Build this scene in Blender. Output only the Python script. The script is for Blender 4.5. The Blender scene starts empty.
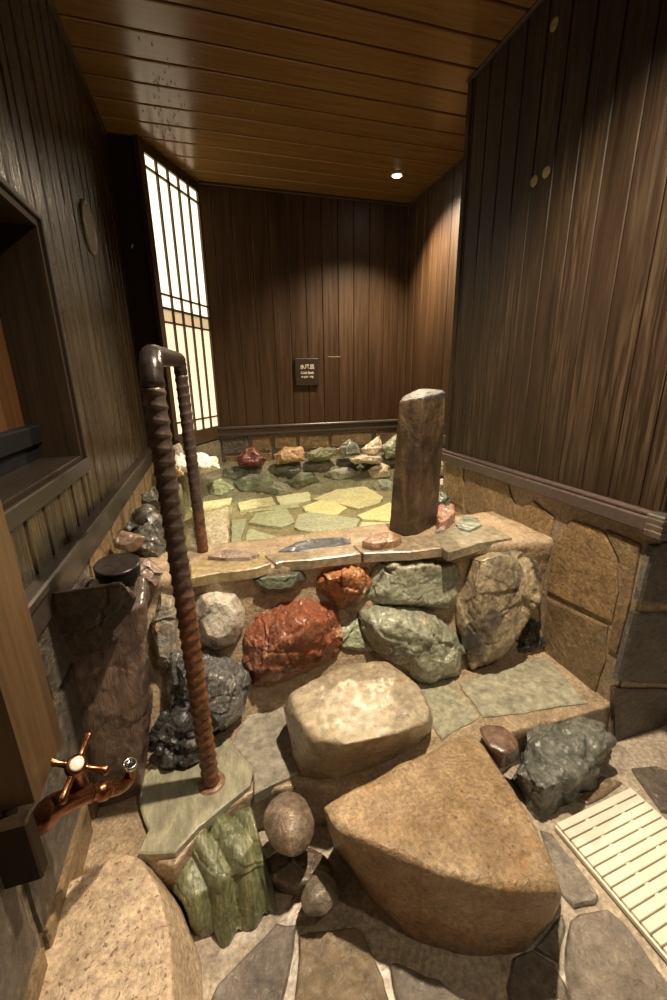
import bpy, bmesh, math, random
from mathutils import Vector, Matrix, noise
random.seed(5)
S = bpy.context.scene
COL = S.collection
PI = math.pi
# ------------------------------------------------------------------ metric data (metres; x right, y away, z up)
ROCKS = [{'n': 'wall_stone', 'l': 'rounded grey and white stone in the pool wall just right of the ribbed rail', 'm': 'white_grey', 'p': [[-0.0907, 1.1986, 0.5294], [-0.0351, 1.2015, 0.5361], [0.0215, 1.1906, 0.5108], [0.0442, 1.1677, 0.4576], [0.0354, 1.1458, 0.4066], [0.0032, 1.1295, 0.3688], [-0.0531, 1.1251, 0.3585], [-0.1043, 1.1373, 0.3868], [-0.1161, 1.1647, 0.4506], [-0.0646, 1.1271, 0.5151], [-0.0341, 1.1287, 0.5188], [-0.0029, 1.1227, 0.5049], [0.0096, 1.1102, 0.4757], [0.0047, 1.0981, 0.4476], [-0.013, 1.0891, 0.4268], [-0.0439, 1.0867, 0.4211], [-0.0721, 1.0934, 0.4367], [-0.0786, 1.1085, 0.4718], [-0.0791, 1.2832, 0.473], [-0.0346, 1.2855, 0.4784], [0.0107, 1.2768, 0.4581], [0.0288, 1.2585, 0.4156], [0.0218, 1.2409, 0.3748], [-0.004, 1.2279, 0.3445], [-0.049, 1.2244, 0.3363], [-0.09, 1.2341, 0.359], [-0.0994, 1.2561, 0.4099]], 'g': 'stones set in the pool wall', 'k': {'amp': 0.006, 'smooth': 8}},
 {'n': 'wall_stone', 'l': 'flat dark grey-green stone tucked under the yellow ledge slab', 'm': 'darkgreen', 'p': [[0.0395, 1.2055, 0.5506], [0.0948, 1.2075, 0.5553], [0.2483, 1.2043, 0.5477], [0.2477, 1.191, 0.5169], [0.2168, 1.1797, 0.4905], [0.1555, 1.1768, 0.4839], [0.1069, 1.1798, 0.4908], [0.0643, 1.19, 0.5146], [0.0824, 1.1633, 0.5536], [0.1156, 1.1645, 0.5565], [0.2077, 1.1625, 0.5519], [0.2073, 1.1546, 0.5335], [0.1888, 1.1478, 0.5176], [0.152, 1.1461, 0.5137], [0.1228, 1.1479, 0.5178], [0.0973, 1.154, 0.5321], [0.061, 1.2946, 0.5047], [0.1052, 1.2962, 0.5085], [0.228, 1.2936, 0.5024], [0.2275, 1.2831, 0.4778], [0.2028, 1.274, 0.4566], [0.1537, 1.2717, 0.4514], [0.1149, 1.2741, 0.4569], [0.0808, 1.2823, 0.4759]], 'g': 'stones set in the pool wall', 'k': {'amp': 0.005}},
 {'n': 'wall_stone', 'l': 'small red and yellow craggy stone at the top middle of the pool wall', 'm': 'redyellow', 'p': [[0.2839, 1.2068, 0.5486], [0.3785, 1.2113, 0.559], [0.462, 1.1958, 0.5229], [0.4611, 1.1723, 0.4684], [0.4258, 1.1567, 0.432], [0.3589, 1.1528, 0.4229], [0.3203, 1.1659, 0.4534], [0.2769, 1.1845, 0.4966], [0.3274, 1.1387, 0.542], [0.3747, 1.1409, 0.5472], [0.4165, 1.1331, 0.5291], [0.416, 1.1214, 0.5019], [0.3984, 1.1136, 0.4837], [0.3649, 1.1117, 0.4792], [0.3456, 1.1182, 0.4944], [0.3239, 1.1275, 0.516], [0.3013, 1.2935, 0.497], [0.377, 1.297, 0.5053], [0.4438, 1.2846, 0.4764], [0.4431, 1.2659, 0.4328], [0.4148, 1.2534, 0.4037], [0.3613, 1.2502, 0.3964], [0.3304, 1.2607, 0.4208], [0.2957, 1.2756, 0.4554], [0.3594, 1.1195, 0.5481], [0.3114, 1.125, 0.5356]], 'g': 'stones set in the pool wall', 'k': {'amp': 0.012, 'freq': 14}},
 {'n': 'wall_stone', 'l': 'big rust-red craggy stone in the middle of the pool wall', 'm': 'red', 'p': [[0.0837, 1.1743, 0.4224], [0.1542, 1.1892, 0.4571], [0.2467, 1.1888, 0.456], [0.3276, 1.1757, 0.4256], [0.3471, 1.1583, 0.385], [0.3574, 1.1241, 0.3055], [0.3039, 1.1029, 0.2564], [0.2212, 1.1054, 0.2621], [0.1264, 1.0913, 0.2292], [0.0493, 1.0938, 0.2351], [0.0282, 1.1227, 0.3024], [0.038, 1.1483, 0.3618], [0.1263, 1.0961, 0.4177], [0.1687, 1.1051, 0.4385], [0.2242, 1.1048, 0.4379], [0.2727, 1.0969, 0.4196], [0.2844, 1.0865, 0.3953], [0.2906, 1.066, 0.3476], [0.2585, 1.0533, 0.3181], [0.2089, 1.0547, 0.3215], [0.152, 1.0463, 0.3018], [0.1057, 1.0478, 0.3053], [0.093, 1.0651, 0.3457], [0.0989, 1.0805, 0.3813], [0.105, 1.2409, 0.3746], [0.1614, 1.2528, 0.4024], [0.2354, 1.2524, 0.4015], [0.3002, 1.242, 0.3772], [0.3158, 1.228, 0.3447], [0.324, 1.2007, 0.2811], [0.2812, 1.1838, 0.2418], [0.215, 1.1857, 0.2463], [0.1392, 1.1744, 0.2201], [0.0775, 1.1764, 0.2248], [0.0606, 1.1996, 0.2786], [0.0684, 1.22, 0.3261], [0.1958, 1.0521, 0.4419], [0.1164, 1.0458, 0.3767], [0.2551, 1.0687, 0.43], [0.277, 1.0756, 0.3193]], 'g': 'stones set in the pool wall', 'k': {'amp': 0.011, 'freq': 9}},
 {'n': 'wall_stone', 'l': 'long pale green stone in the upper row of the pool wall', 'm': 'green', 'p': [[0.4961, 1.2263, 0.5433], [0.6761, 1.2169, 0.5214], [0.8363, 1.2056, 0.495], [0.832, 1.1863, 0.4502], [0.8129, 1.1533, 0.3735], [0.7633, 1.1374, 0.3365], [0.5936, 1.1526, 0.3718], [0.481, 1.1639, 0.3982], [0.4556, 1.178, 0.4309], [0.4705, 1.198, 0.4775], [0.5369, 1.1587, 0.538], [0.6665, 1.152, 0.5223], [0.7818, 1.1438, 0.5033], [0.7787, 1.1299, 0.471], [0.765, 1.1062, 0.4157], [0.7293, 1.0947, 0.3891], [0.6071, 1.1056, 0.4145], [0.526, 1.1138, 0.4335], [0.5077, 1.1239, 0.4571], [0.5184, 1.1384, 0.4907], [0.5252, 1.3093, 0.4831], [0.6692, 1.3018, 0.4656], [0.7974, 1.2927, 0.4445], [0.794, 1.2773, 0.4086], [0.7787, 1.2509, 0.3472], [0.739, 1.2381, 0.3176], [0.6032, 1.2503, 0.3459], [0.5131, 1.2594, 0.367], [0.4928, 1.2706, 0.3932], [0.5047, 1.2867, 0.4305], [0.5534, 1.1267, 0.5396], [0.7003, 1.1214, 0.5272]], 'g': 'stones set in the pool wall', 'k': {'amp': 0.008, 'freq': 9}},
 {'n': 'wall_stone', 'l': 'angular pale green stone in the lower row left of the tall streaked stone', 'm': 'green', 'p': [[0.4238, 1.1416, 0.3968], [0.4735, 1.1452, 0.4052], [0.6002, 1.1343, 0.3799], [0.6988, 1.1209, 0.3487], [0.7622, 1.0868, 0.2695], [0.7869, 1.0582, 0.2029], [0.7547, 1.0327, 0.1436], [0.66, 1.0293, 0.1358], [0.5963, 1.0372, 0.1541], [0.5294, 1.0627, 0.2133], [0.4532, 1.0898, 0.2765], [0.4261, 1.1172, 0.3401], [0.4931, 1.065, 0.3707], [0.5229, 1.0672, 0.3757], [0.599, 1.0606, 0.3605], [0.6581, 1.0526, 0.3418], [0.6962, 1.0322, 0.2943], [0.711, 1.015, 0.2543], [0.6917, 0.9997, 0.2188], [0.6348, 0.9977, 0.214], [0.5966, 1.0024, 0.225], [0.5565, 1.0177, 0.2606], [0.5108, 1.034, 0.2985], [0.4945, 1.0504, 0.3367], [0.4584, 1.2227, 0.3324], [0.4982, 1.2256, 0.3391], [0.5996, 1.2169, 0.3189], [0.6785, 1.2062, 0.2939], [0.7292, 1.1789, 0.2306], [0.749, 1.156, 0.1773], [0.7232, 1.1356, 0.1298], [0.6474, 1.1329, 0.1235], [0.5965, 1.1392, 0.1382], [0.543, 1.1596, 0.1856], [0.482, 1.1813, 0.2361], [0.4603, 1.2032, 0.287], [0.512, 1.0428, 0.395], [0.6091, 1.0051, 0.3326], [0.4682, 1.0444, 0.3734]], 'g': 'stones set in the pool wall', 'k': {'amp': 0.01, 'freq': 8}},
 {'n': 'wall_stone', 'l': 'tall tan and black streaked stone at the right end of the pool wall', 'm': 'tanblack', 'p': [[0.8278, 1.199, 0.5303], [0.9348, 1.2026, 0.5388], [1.1621, 1.193, 0.5164], [1.1574, 1.1571, 0.433], [1.1276, 1.1279, 0.365], [1.0391, 1.0835, 0.2618], [0.9344, 1.0454, 0.1732], [0.8032, 1.0327, 0.1435], [0.7863, 1.0508, 0.1858], [0.7755, 1.1013, 0.3032], [0.7817, 1.134, 0.3792], [0.8723, 1.085, 0.493], [0.9365, 1.0872, 0.4981], [1.0729, 1.0814, 0.4847], [1.0701, 1.0599, 0.4347], [1.0522, 1.0423, 0.3938], [0.9991, 1.0157, 0.3319], [0.9363, 0.9928, 0.2788], [0.8576, 0.9852, 0.261], [0.8474, 0.9961, 0.2863], [0.841, 1.0264, 0.3568], [0.8447, 1.046, 0.4024], [0.8501, 1.2568, 0.4623], [0.9357, 1.2597, 0.4691], [1.1175, 1.252, 0.4512], [1.1138, 1.2233, 0.3845], [1.0899, 1.1999, 0.33], [1.0191, 1.1644, 0.2475], [0.9353, 1.134, 0.1766], [0.8304, 1.1238, 0.1529], [0.8169, 1.1383, 0.1867], [0.8083, 1.1787, 0.2806], [0.8132, 1.2048, 0.3414], [0.8177, 1.0685, 0.5559], [0.8902, 1.0622, 0.5666], [0.7818, 1.0272, 0.4346], [0.8087, 1.016, 0.2821]], 'g': 'stones set in the pool wall', 'k': {'amp': 0.01, 'freq': 5}},
 {'n': 'wall_stone', 'l': 'small black glossy stone wedged low against the right stone wall', 'm': 'black', 'p': [[1.0126, 1.0938, 0.1846], [1.1067, 1.1303, 0.2694], [1.1571, 1.1161, 0.2363], [1.1456, 1.0766, 0.1445], [1.0411, 1.0676, 0.1236], [0.986, 1.0777, 0.1471], [1.0437, 1.057, 0.2002], [1.0908, 1.0753, 0.2426], [1.116, 1.0681, 0.2261], [1.1102, 1.0484, 0.1802], [1.058, 1.0439, 0.1697], [1.0304, 1.049, 0.1815], [1.025, 1.1857, 0.145], [1.1003, 1.2149, 0.2129], [1.1407, 1.2035, 0.1864], [1.1315, 1.1719, 0.1129], [1.0478, 1.1647, 0.0962], [1.0038, 1.1728, 0.1151]], 'g': 'stones set in the pool wall', 'k': {'amp': 0.012, 'freq': 16}},
 {'n': 'wall_stone', 'l': 'flat pale green stone between the red stone and the boulder', 'm': 'palegreen', 'p': [[0.3377, 1.1388, 0.3398], [0.411, 1.15, 0.3659], [0.4463, 1.134, 0.3286], [0.4797, 1.1017, 0.2535], [0.4061, 1.1045, 0.26], [0.344, 1.1144, 0.2831], [0.3576, 1.1233, 0.3342], [0.4089, 1.1312, 0.3524], [0.4337, 1.12, 0.3263], [0.4571, 1.0973, 0.2737], [0.4055, 1.0993, 0.2783], [0.362, 1.1062, 0.2944], [0.351, 1.2277, 0.2934], [0.4096, 1.2367, 0.3142], [0.4379, 1.2239, 0.2844], [0.4646, 1.198, 0.2243], [0.4057, 1.2002, 0.2295], [0.356, 1.2082, 0.248]], 'g': 'stones set in the pool wall', 'k': {'amp': 0.004}},
 {'n': 'wall_stone', 'l': 'charcoal veined stone low in the pool wall behind the ribbed rail', 'm': 'charcoal', 'p': [[-0.1811, 1.1289, 0.3674], [-0.0965, 1.1285, 0.3664], [-0.0096, 1.1123, 0.3288], [0.0382, 1.0928, 0.2833], [0.0409, 1.0671, 0.2236], [0.0052, 1.0486, 0.1805], [-0.0755, 1.0266, 0.1294], [-0.1331, 1.0297, 0.1367], [-0.1837, 1.0606, 0.2086], [-0.2002, 1.0908, 0.2788], [-0.1405, 1.0261, 0.3561], [-0.0897, 1.0259, 0.3556], [-0.0376, 1.0161, 0.3329], [-0.0089, 1.0044, 0.3057], [-0.0073, 0.989, 0.2698], [-0.0287, 0.9779, 0.244], [-0.0771, 0.9647, 0.2133], [-0.1117, 0.9666, 0.2177], [-0.1421, 0.9851, 0.2609], [-0.152, 1.0032, 0.3029], [-0.1608, 1.2107, 0.3045], [-0.0931, 1.2104, 0.3037], [-0.0236, 1.1974, 0.2736], [0.0147, 1.1818, 0.2372], [0.0168, 1.1612, 0.1894], [-0.0118, 1.1464, 0.155], [-0.0763, 1.1288, 0.1141], [-0.1224, 1.1313, 0.1199], [-0.1629, 1.1561, 0.1775], [-0.1761, 1.1802, 0.2336]], 'g': 'stones set in the pool wall', 'k': {'amp': 0.012, 'freq': 8}},
 {'n': 'wall_stone', 'l': 'black glossy knobbly stone at the foot of the wall left of the rail base', 'm': 'black', 'p': [[-0.2387, 1.015, 0.1784], [-0.2104, 1.0355, 0.226], [-0.1494, 1.0491, 0.2578], [-0.1117, 1.0402, 0.2369], [-0.1165, 0.9933, 0.128], [-0.1972, 0.9924, 0.1259], [-0.2115, 0.9622, 0.2076], [-0.1945, 0.9745, 0.2362], [-0.1579, 0.9827, 0.2552], [-0.1353, 0.9773, 0.2427], [-0.1382, 0.9492, 0.1774], [-0.1866, 0.9487, 0.1761], [-0.2251, 1.108, 0.1416], [-0.2024, 1.1244, 0.1797], [-0.1536, 1.1353, 0.2051], [-0.1235, 1.1282, 0.1885], [-0.1273, 1.0907, 0.1013], [-0.1919, 1.09, 0.0996]], 'g': 'stones set in the pool wall', 'k': {'amp': 0.018, 'freq': 14}},
 {'n': 'wall_stone', 'l': 'upright tan and black streaked slab between the trough and the ribbed rail', 'm': 'streak', 'p': [[-0.2298, 1.1668, 0.4556], [-0.197, 1.2042, 0.5424], [-0.1578, 1.1969, 0.5256], [-0.1456, 1.1707, 0.4646], [-0.1623, 1.1325, 0.3756], [-0.1813, 1.1104, 0.3243], [-0.219, 1.1203, 0.3474], [-0.2163, 1.1364, 0.4609], [-0.1933, 1.1626, 0.5216], [-0.1658, 1.1575, 0.5099], [-0.1574, 1.1392, 0.4672], [-0.1691, 1.1124, 0.4049], [-0.1823, 1.0969, 0.3689], [-0.2087, 1.1039, 0.3851], [-0.2208, 1.2568, 0.4117], [-0.1945, 1.2867, 0.4812], [-0.1632, 1.2809, 0.4677], [-0.1535, 1.2599, 0.4189], [-0.1668, 1.2293, 0.3477], [-0.1819, 1.2116, 0.3067], [-0.2121, 1.2196, 0.3252]], 'g': 'stones set in the pool wall', 'k': {'amp': 0.008}},
 {'n': 'edge_stone', 'l': 'pinkish grey stone on the pool edge just right of the black lid', 'm': 'pinkgrey', 'p': [[-0.2503, 1.2019, 0.6341], [-0.2165, 1.2115, 0.6478], [-0.1738, 1.1836, 0.608], [-0.1981, 1.1599, 0.5741], [-0.2469, 1.1641, 0.5802], [-0.237, 1.1702, 0.6412], [-0.2168, 1.176, 0.6494], [-0.1912, 1.1592, 0.6255], [-0.2057, 1.145, 0.6052], [-0.235, 1.1476, 0.6088], [-0.2437, 1.2803, 0.5717], [-0.2167, 1.2879, 0.5827], [-0.1825, 1.2656, 0.5508], [-0.2019, 1.2467, 0.5237], [-0.241, 1.25, 0.5285]], 'g': 'dark stones along the left pool edge', 'k': {'amp': 0.01}},
 {'n': 'edge_stone', 'l': 'reddish brown flat stone lying against the left wall at pool edge', 'm': 'redbrown', 'p': [[-0.3427, 1.3702, 0.6574], [-0.312, 1.3877, 0.6825], [-0.2391, 1.3707, 0.6582], [-0.2587, 1.3543, 0.6348], [-0.2925, 1.3471, 0.6244], [-0.3371, 1.3562, 0.6375], [-0.3244, 1.3433, 0.6713], [-0.306, 1.3538, 0.6863], [-0.2623, 1.3436, 0.6718], [-0.274, 1.3338, 0.6577], [-0.2943, 1.3294, 0.6515], [-0.3211, 1.3349, 0.6593], [-0.3336, 1.41, 0.6271], [-0.309, 1.424, 0.6471], [-0.2507, 1.4104, 0.6277], [-0.2663, 1.3973, 0.609], [-0.2934, 1.3915, 0.6007], [-0.3291, 1.3988, 0.6111]], 'g': 'dark stones along the left pool edge', 'k': {'amp': 0.006}},
 {'n': 'edge_stone', 'l': 'large charcoal stone left of the ribbed rail at the pool edge', 'm': 'charcoal2', 'p': [[-0.3079, 1.4193, 0.5921], [-0.2915, 1.4623, 0.6638], [-0.2489, 1.4977, 0.7228], [-0.2038, 1.4799, 0.6932], [-0.1873, 1.4485, 0.6409], [-0.1846, 1.4148, 0.5846], [-0.2016, 1.383, 0.5317], [-0.2457, 1.397, 0.5549], [-0.2783, 1.3838, 0.6302], [-0.2685, 1.4096, 0.6732], [-0.2429, 1.4309, 0.7086], [-0.2159, 1.4202, 0.6908], [-0.2059, 1.4014, 0.6595], [-0.2043, 1.3811, 0.6257], [-0.2145, 1.3621, 0.5939], [-0.241, 1.3704, 0.6079], [-0.2931, 1.5516, 0.5211], [-0.28, 1.586, 0.5785], [-0.2459, 1.6143, 0.6257], [-0.2098, 1.6001, 0.602], [-0.1966, 1.575, 0.5601], [-0.1945, 1.548, 0.5151], [-0.2081, 1.5226, 0.4728], [-0.2434, 1.5338, 0.4914]], 'g': 'dark stones along the left pool edge', 'k': {'amp': 0.012}},
 {'n': 'edge_stone', 'l': 'small dark stone farthest back along the left wall by the rail', 'm': 'charcoal2', 'p': [[-0.3174, 1.8169, 0.6916], [-0.2558, 1.8304, 0.714], [-0.2319, 1.7895, 0.6458], [-0.2888, 1.7832, 0.6354], [-0.3195, 1.794, 0.6533], [-0.3035, 1.777, 0.7027], [-0.2665, 1.7851, 0.7162], [-0.2522, 1.7605, 0.6752], [-0.2863, 1.7568, 0.669], [-0.3048, 1.7632, 0.6798], [-0.3105, 1.8999, 0.6354], [-0.2612, 1.9106, 0.6533], [-0.242, 1.8779, 0.5988], [-0.2876, 1.8729, 0.5905], [-0.3121, 1.8815, 0.6048]], 'g': 'dark stones along the left pool edge', 'k': {'amp': 0.01}},
 {'n': 'edge_stone', 'l': 'dark wedge stone leaning on the left wall behind the flat reddish stone', 'm': 'charcoal2', 'p': [[-0.3572, 1.5808, 0.6113], [-0.3046, 1.6225, 0.6809], [-0.2607, 1.6306, 0.6943], [-0.2944, 1.577, 0.605], [-0.3307, 1.5632, 0.582], [-0.3381, 1.5521, 0.6413], [-0.3066, 1.5771, 0.683], [-0.2802, 1.582, 0.6911], [-0.3005, 1.5498, 0.6375], [-0.3222, 1.5416, 0.6237], [-0.3476, 1.6694, 0.5646], [-0.3056, 1.7027, 0.6202], [-0.2704, 1.7092, 0.6309], [-0.2974, 1.6663, 0.5595], [-0.3265, 1.6553, 0.5411]], 'g': 'dark stones along the left pool edge', 'k': {'amp': 0.01}},
 {'n': 'step_boulder', 'l': 'large smooth beige-grey boulder used as a step in front of the red stone', 'm': 'beige', 'p': [[0.1406, 0.9399, 0.3101], [0.2644, 0.979, 0.3203], [0.3448, 1.0099, 0.3101], [0.4451, 0.9833, 0.3101], [0.4917, 0.8718, 0.3101], [0.4913, 0.7878, 0.2999], [0.4675, 0.7489, 0.2897], [0.3742, 0.724, 0.3101], [0.2285, 0.7225, 0.3203], [0.1657, 0.7698, 0.3101], [0.1404, 0.8292, 0.3101], [0.1155, 0.9421, 0.2591], [0.1374, 0.8368, 0.11], [0.2084, 0.8002, 0.11], [0.3314, 0.8015, 0.11], [0.4591, 0.8276, 0.11], [0.5468, 0.8695, 0.11], [0.5833, 0.9097, 0.11], [0.4952, 0.9708, 0.11], [0.2791, 1.0379, 0.11], [0.1455, 1.0252, 0.11]], 'g': None, 'k': {'smooth': 10, 'amp': 0.01, 'freq': 6, 'voxel': 0.0065}},
 {'n': 'step_boulder', 'l': 'huge tan granite boulder in the foreground with a flat sunlit top', 'm': 'granite', 'p': [[0.1499, 0.6513, 0.2501], [0.2048, 0.6556, 0.2501], [0.3604, 0.6972, 0.24], [0.4788, 0.7083, 0.2198], [0.586, 0.7693, 0.1895], [0.6233, 0.7578, 0.1895], [0.6, 0.6299, 0.2198], [0.5656, 0.4928, 0.2501], [0.5406, 0.3936, 0.2501], [0.5321, 0.3773, 0.235], [0.4257, 0.4087, 0.2501], [0.3315, 0.4606, 0.2501], [0.2413, 0.5394, 0.2552], [0.1641, 0.5986, 0.2501], [0.2016, 0.7281, -0.03], [0.2522, 0.5963, -0.03], [0.3218, 0.4935, -0.03], [0.413, 0.4462, -0.03], [0.5152, 0.4186, -0.03], [0.6151, 0.4429, -0.03], [0.6853, 0.4809, -0.03], [0.7054, 0.5554, -0.03], [0.7248, 0.7103, -0.03], [0.5595, 0.761, -0.03], [0.256, 0.7678, -0.03]], 'g': None, 'k': {'smooth': 10, 'amp': 0.007, 'freq': 8, 'voxel': 0.007}},
 {'n': 'edge_boulder', 'l': 'big speckled pale granite boulder in the bottom left corner', 'm': 'granite2', 'p': [[-0.3131, 0.7004, 0.2], [-0.2696, 0.7158, 0.2], [-0.2278, 0.6933, 0.2], [-0.1866, 0.6315, 0.2], [-0.1617, 0.5526, 0.2], [-0.1494, 0.4628, 0.19], [-0.1391, 0.3811, 0.18], [-0.3845, 0.4547, 0.18], [-0.3871, 0.5388, 0.18], [-0.3794, 0.6238, 0.19], [-0.3722, 0.694, 0.19], [-0.3705, 0.8374, -0.03], [-0.305, 0.8514, -0.03], [-0.2164, 0.7906, -0.03], [-0.1543, 0.6907, -0.03], [-0.121, 0.6027, -0.03], [-0.1118, 0.4464, -0.03], [-0.4337, 0.543, -0.03]], 'g': None, 'k': {'smooth': 6, 'amp': 0.005, 'freq': 8}},
 {'n': 'pebble', 'l': 'small twisted tan pebble between the red stone and the boulder', 'm': 'tanpebble', 'p': [[0.0414, 1.1364, 0.1598], [0.0771, 1.1517, 0.17], [0.1144, 1.1475, 0.1802], [0.164, 1.137, 0.1802], [0.1636, 1.098, 0.1802], [0.1242, 1.0849, 0.17], [0.0495, 1.0951, 0.1496], [0.0414, 1.1364, 0.1], [0.0771, 1.1517, 0.1], [0.1144, 1.1475, 0.1], [0.164, 1.137, 0.1], [0.1636, 1.098, 0.1], [0.1242, 1.0849, 0.1], [0.0495, 1.0951, 0.1]], 'g': None, 'k': {'smooth': 5, 'amp': 0.01, 'freq': 20}},
 {'n': 'edge_boulder', 'l': 'green ribbed stone standing below the rail base slab', 'm': 'ribbed', 'p': [[-0.1258, 0.7514, 0.13], [-0.0636, 0.7944, 0.13], [0.0009, 0.7848, 0.13], [0.0126, 0.7137, 0.13], [0.0321, 0.6289, 0.0], [-0.037, 0.6174, 0.0], [-0.0836, 0.6076, 0.0], [-0.1371, 0.6512, 0.0], [-0.1548, 0.6682, 0.07], [-0.1874, 0.7223, 0.07], [0.0176, 0.656, 0.07], [-0.1726, 0.7575, 0.07], [-0.0661, 0.662, 0.105], [-0.0229, 0.6717, 0.1], [-0.1085, 0.6978, 0.1], [-0.1087, 0.8208, -0.02], [-0.0093, 0.7905, -0.02]], 'g': None, 'k': {'amp': 0.004, 'freq': 12, 'smooth': 5, 'flute': 1}},
 {'n': 'edge_boulder', 'l': 'blue-grey creased stone beside the cream duckboard', 'm': 'bluegrey', 'p': [[0.8559, 0.8065, 0.12], [0.9263, 0.811, 0.13], [1.0141, 0.7729, 0.14], [1.0502, 0.7176, 0.14], [1.0393, 0.6812, 0.12], [0.9404, 0.6418, 0.1], [0.8691, 0.6183, 0.12], [0.7363, 0.6156, 0.12], [0.7096, 0.7025, 0.09], [0.7575, 0.7331, 0.12], [0.956, 0.6543, -0.01], [0.8585, 0.6328, -0.01], [0.7407, 0.6186, -0.01], [0.7344, 0.6679, -0.01], [0.7385, 0.7436, -0.01], [1.1501, 0.7534, -0.01], [0.9569, 0.8539, -0.01]], 'g': None, 'k': {'smooth': 3, 'amp': 0.016, 'freq': 8}},
 {'n': 'pebble', 'l': 'smooth brown pebble on the ledge between granite boulder and blue-grey stone', 'm': 'brown', 'p': [[0.6381, 0.7751, 0.2002], [0.6682, 0.7775, 0.2002], [0.7122, 0.7599, 0.2002], [0.7257, 0.7171, 0.1894], [0.7076, 0.6868, 0.1894], [0.6535, 0.6762, 0.2002], [0.6243, 0.7128, 0.2002], [0.7585, 0.7309, 0.1], [0.7152, 0.7111, 0.1], [0.6734, 0.7081, 0.1], [0.6822, 0.7681, 0.1], [0.688, 0.8093, 0.1]], 'g': None, 'k': {'smooth': 26, 'amp': 0.002, 'voxel': 0.005}},
 {'n': 'pebble', 'l': 'brown egg-shaped pebble left of the huge granite boulder', 'm': 'eggbrown', 'p': [[0.0223, 0.7263, 0.15], [0.0335, 0.7594, 0.15], [0.0537, 0.7817, 0.15], [0.0777, 0.7905, 0.15], [0.1052, 0.7875, 0.15], [0.1321, 0.7683, 0.15], [0.1444, 0.7331, 0.15], [0.1469, 0.693, 0.15], [0.1372, 0.6638, 0.15], [0.1179, 0.6415, 0.15], [0.079, 0.6267, 0.15], [0.0478, 0.6483, 0.15], [0.0303, 0.681, 0.15], [0.0435, 0.7127, 0.185], [0.0736, 0.74, 0.185], [0.1137, 0.7227, 0.185], [0.1227, 0.6768, 0.185], [0.1007, 0.6395, 0.185], [0.0583, 0.6483, 0.185], [0.0689, 0.6936, 0.2], [0.0993, 0.6843, 0.2], [0.0824, 0.6559, 0.2], [0.0538, 0.7457, 0.07], [0.0984, 0.7567, 0.07], [0.1364, 0.7205, 0.07], [0.1013, 0.6962, 0.07]], 'g': None, 'k': {'smooth': 26, 'amp': 0.003, 'voxel': 0.006, 'freq': 10}},
 {'n': 'pebble', 'l': 'grey-brown pebble below the egg-shaped one', 'm': 'greybrown', 'p': [[0.0846, 0.6049, 0.07], [0.1112, 0.6336, 0.07], [0.1429, 0.6571, 0.07], [0.164, 0.638, 0.07], [0.1686, 0.5756, 0.07], [0.1339, 0.5557, 0.07], [0.0875, 0.568, 0.07], [0.1219, 0.6079, 0.1], [0.1441, 0.5821, 0.1], [0.1093, 0.5744, 0.1], [0.0965, 0.6321, -0.01], [0.14, 0.5999, -0.01], [0.1761, 0.6178, -0.01], [0.1488, 0.6781, -0.01]], 'g': None, 'k': {'smooth': 24, 'amp': 0.004, 'voxel': 0.005}},
 {'n': 'pebble', 'l': 'dark brown filler for shadow and brown lumps between egg-shaped pebble and granite boulder', 'm': 'gap_shadow_brown', 'p': [[0.0303, 0.7088, 0.05], [0.1078, 0.7077, 0.05], [0.1589, 0.6921, 0.05], [0.1782, 0.6464, 0.05], [0.1386, 0.6335, 0.05], [0.0712, 0.6439, 0.05], [0.0341, 0.6694, 0.05], [0.0233, 0.7386, -0.01], [0.1186, 0.7695, -0.01], [0.1898, 0.6879, -0.01], [0.0927, 0.6471, -0.01], [0.0325, 0.6816, -0.01]], 'g': None, 'k': {'smooth': 5, 'amp': 0.006}},
 {'n': 'edge_boulder', 'l': 'small brown stone between pale granite boulder and rail base slab', 'm': 'mudbrown', 'p': [[-0.2506, 0.7729, 0.09], [-0.181, 0.7471, 0.1002], [-0.1676, 0.7261, 0.09], [-0.1895, 0.7144, 0.0798], [-0.231, 0.7435, 0.0798], [-0.253, 0.7745, 0.0], [-0.1798, 0.7474, 0.0], [-0.1658, 0.7254, 0.0], [-0.1888, 0.7131, 0.0], [-0.2323, 0.7436, 0.0]], 'g': None, 'k': {'smooth': 5, 'amp': 0.006}},
 {'n': 'ledge_stone', 'l': 'low orange-brown stone at the foot of the rough post', 'm': 'orange', 'p': [[0.4494, 1.2086, 0.618], [0.4956, 1.248, 0.618], [0.5766, 1.2598, 0.618], [0.5921, 1.2064, 0.618], [0.5553, 1.1734, 0.618], [0.4737, 1.1746, 0.618], [0.4419, 1.2083, 0.55], [0.4928, 1.2516, 0.55], [0.5819, 1.2646, 0.55], [0.5989, 1.2059, 0.55], [0.5585, 1.1696, 0.55], [0.4687, 1.1709, 0.55]], 'g': 'loose stones on the pool ledge', 'k': {'smooth': 5, 'amp': 0.006}},
 {'n': 'ledge_stone', 'l': 'dark slate-blue stone half sunk at the pool edge', 'm': 'slate', 'p': [[0.1753, 1.2854, 0.588], [0.2434, 1.3326, 0.588], [0.3435, 1.356, 0.588], [0.4522, 1.3296, 0.588], [0.4345, 1.2783, 0.588], [0.2703, 1.2541, 0.588], [0.1609, 1.2833, 0.55], [0.2358, 1.3352, 0.55], [0.3459, 1.361, 0.55], [0.4655, 1.332, 0.55], [0.446, 1.2755, 0.55], [0.2653, 1.2489, 0.55]], 'g': 'loose stones on the pool ledge', 'k': {'smooth': 5, 'amp': 0.004}},
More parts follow.
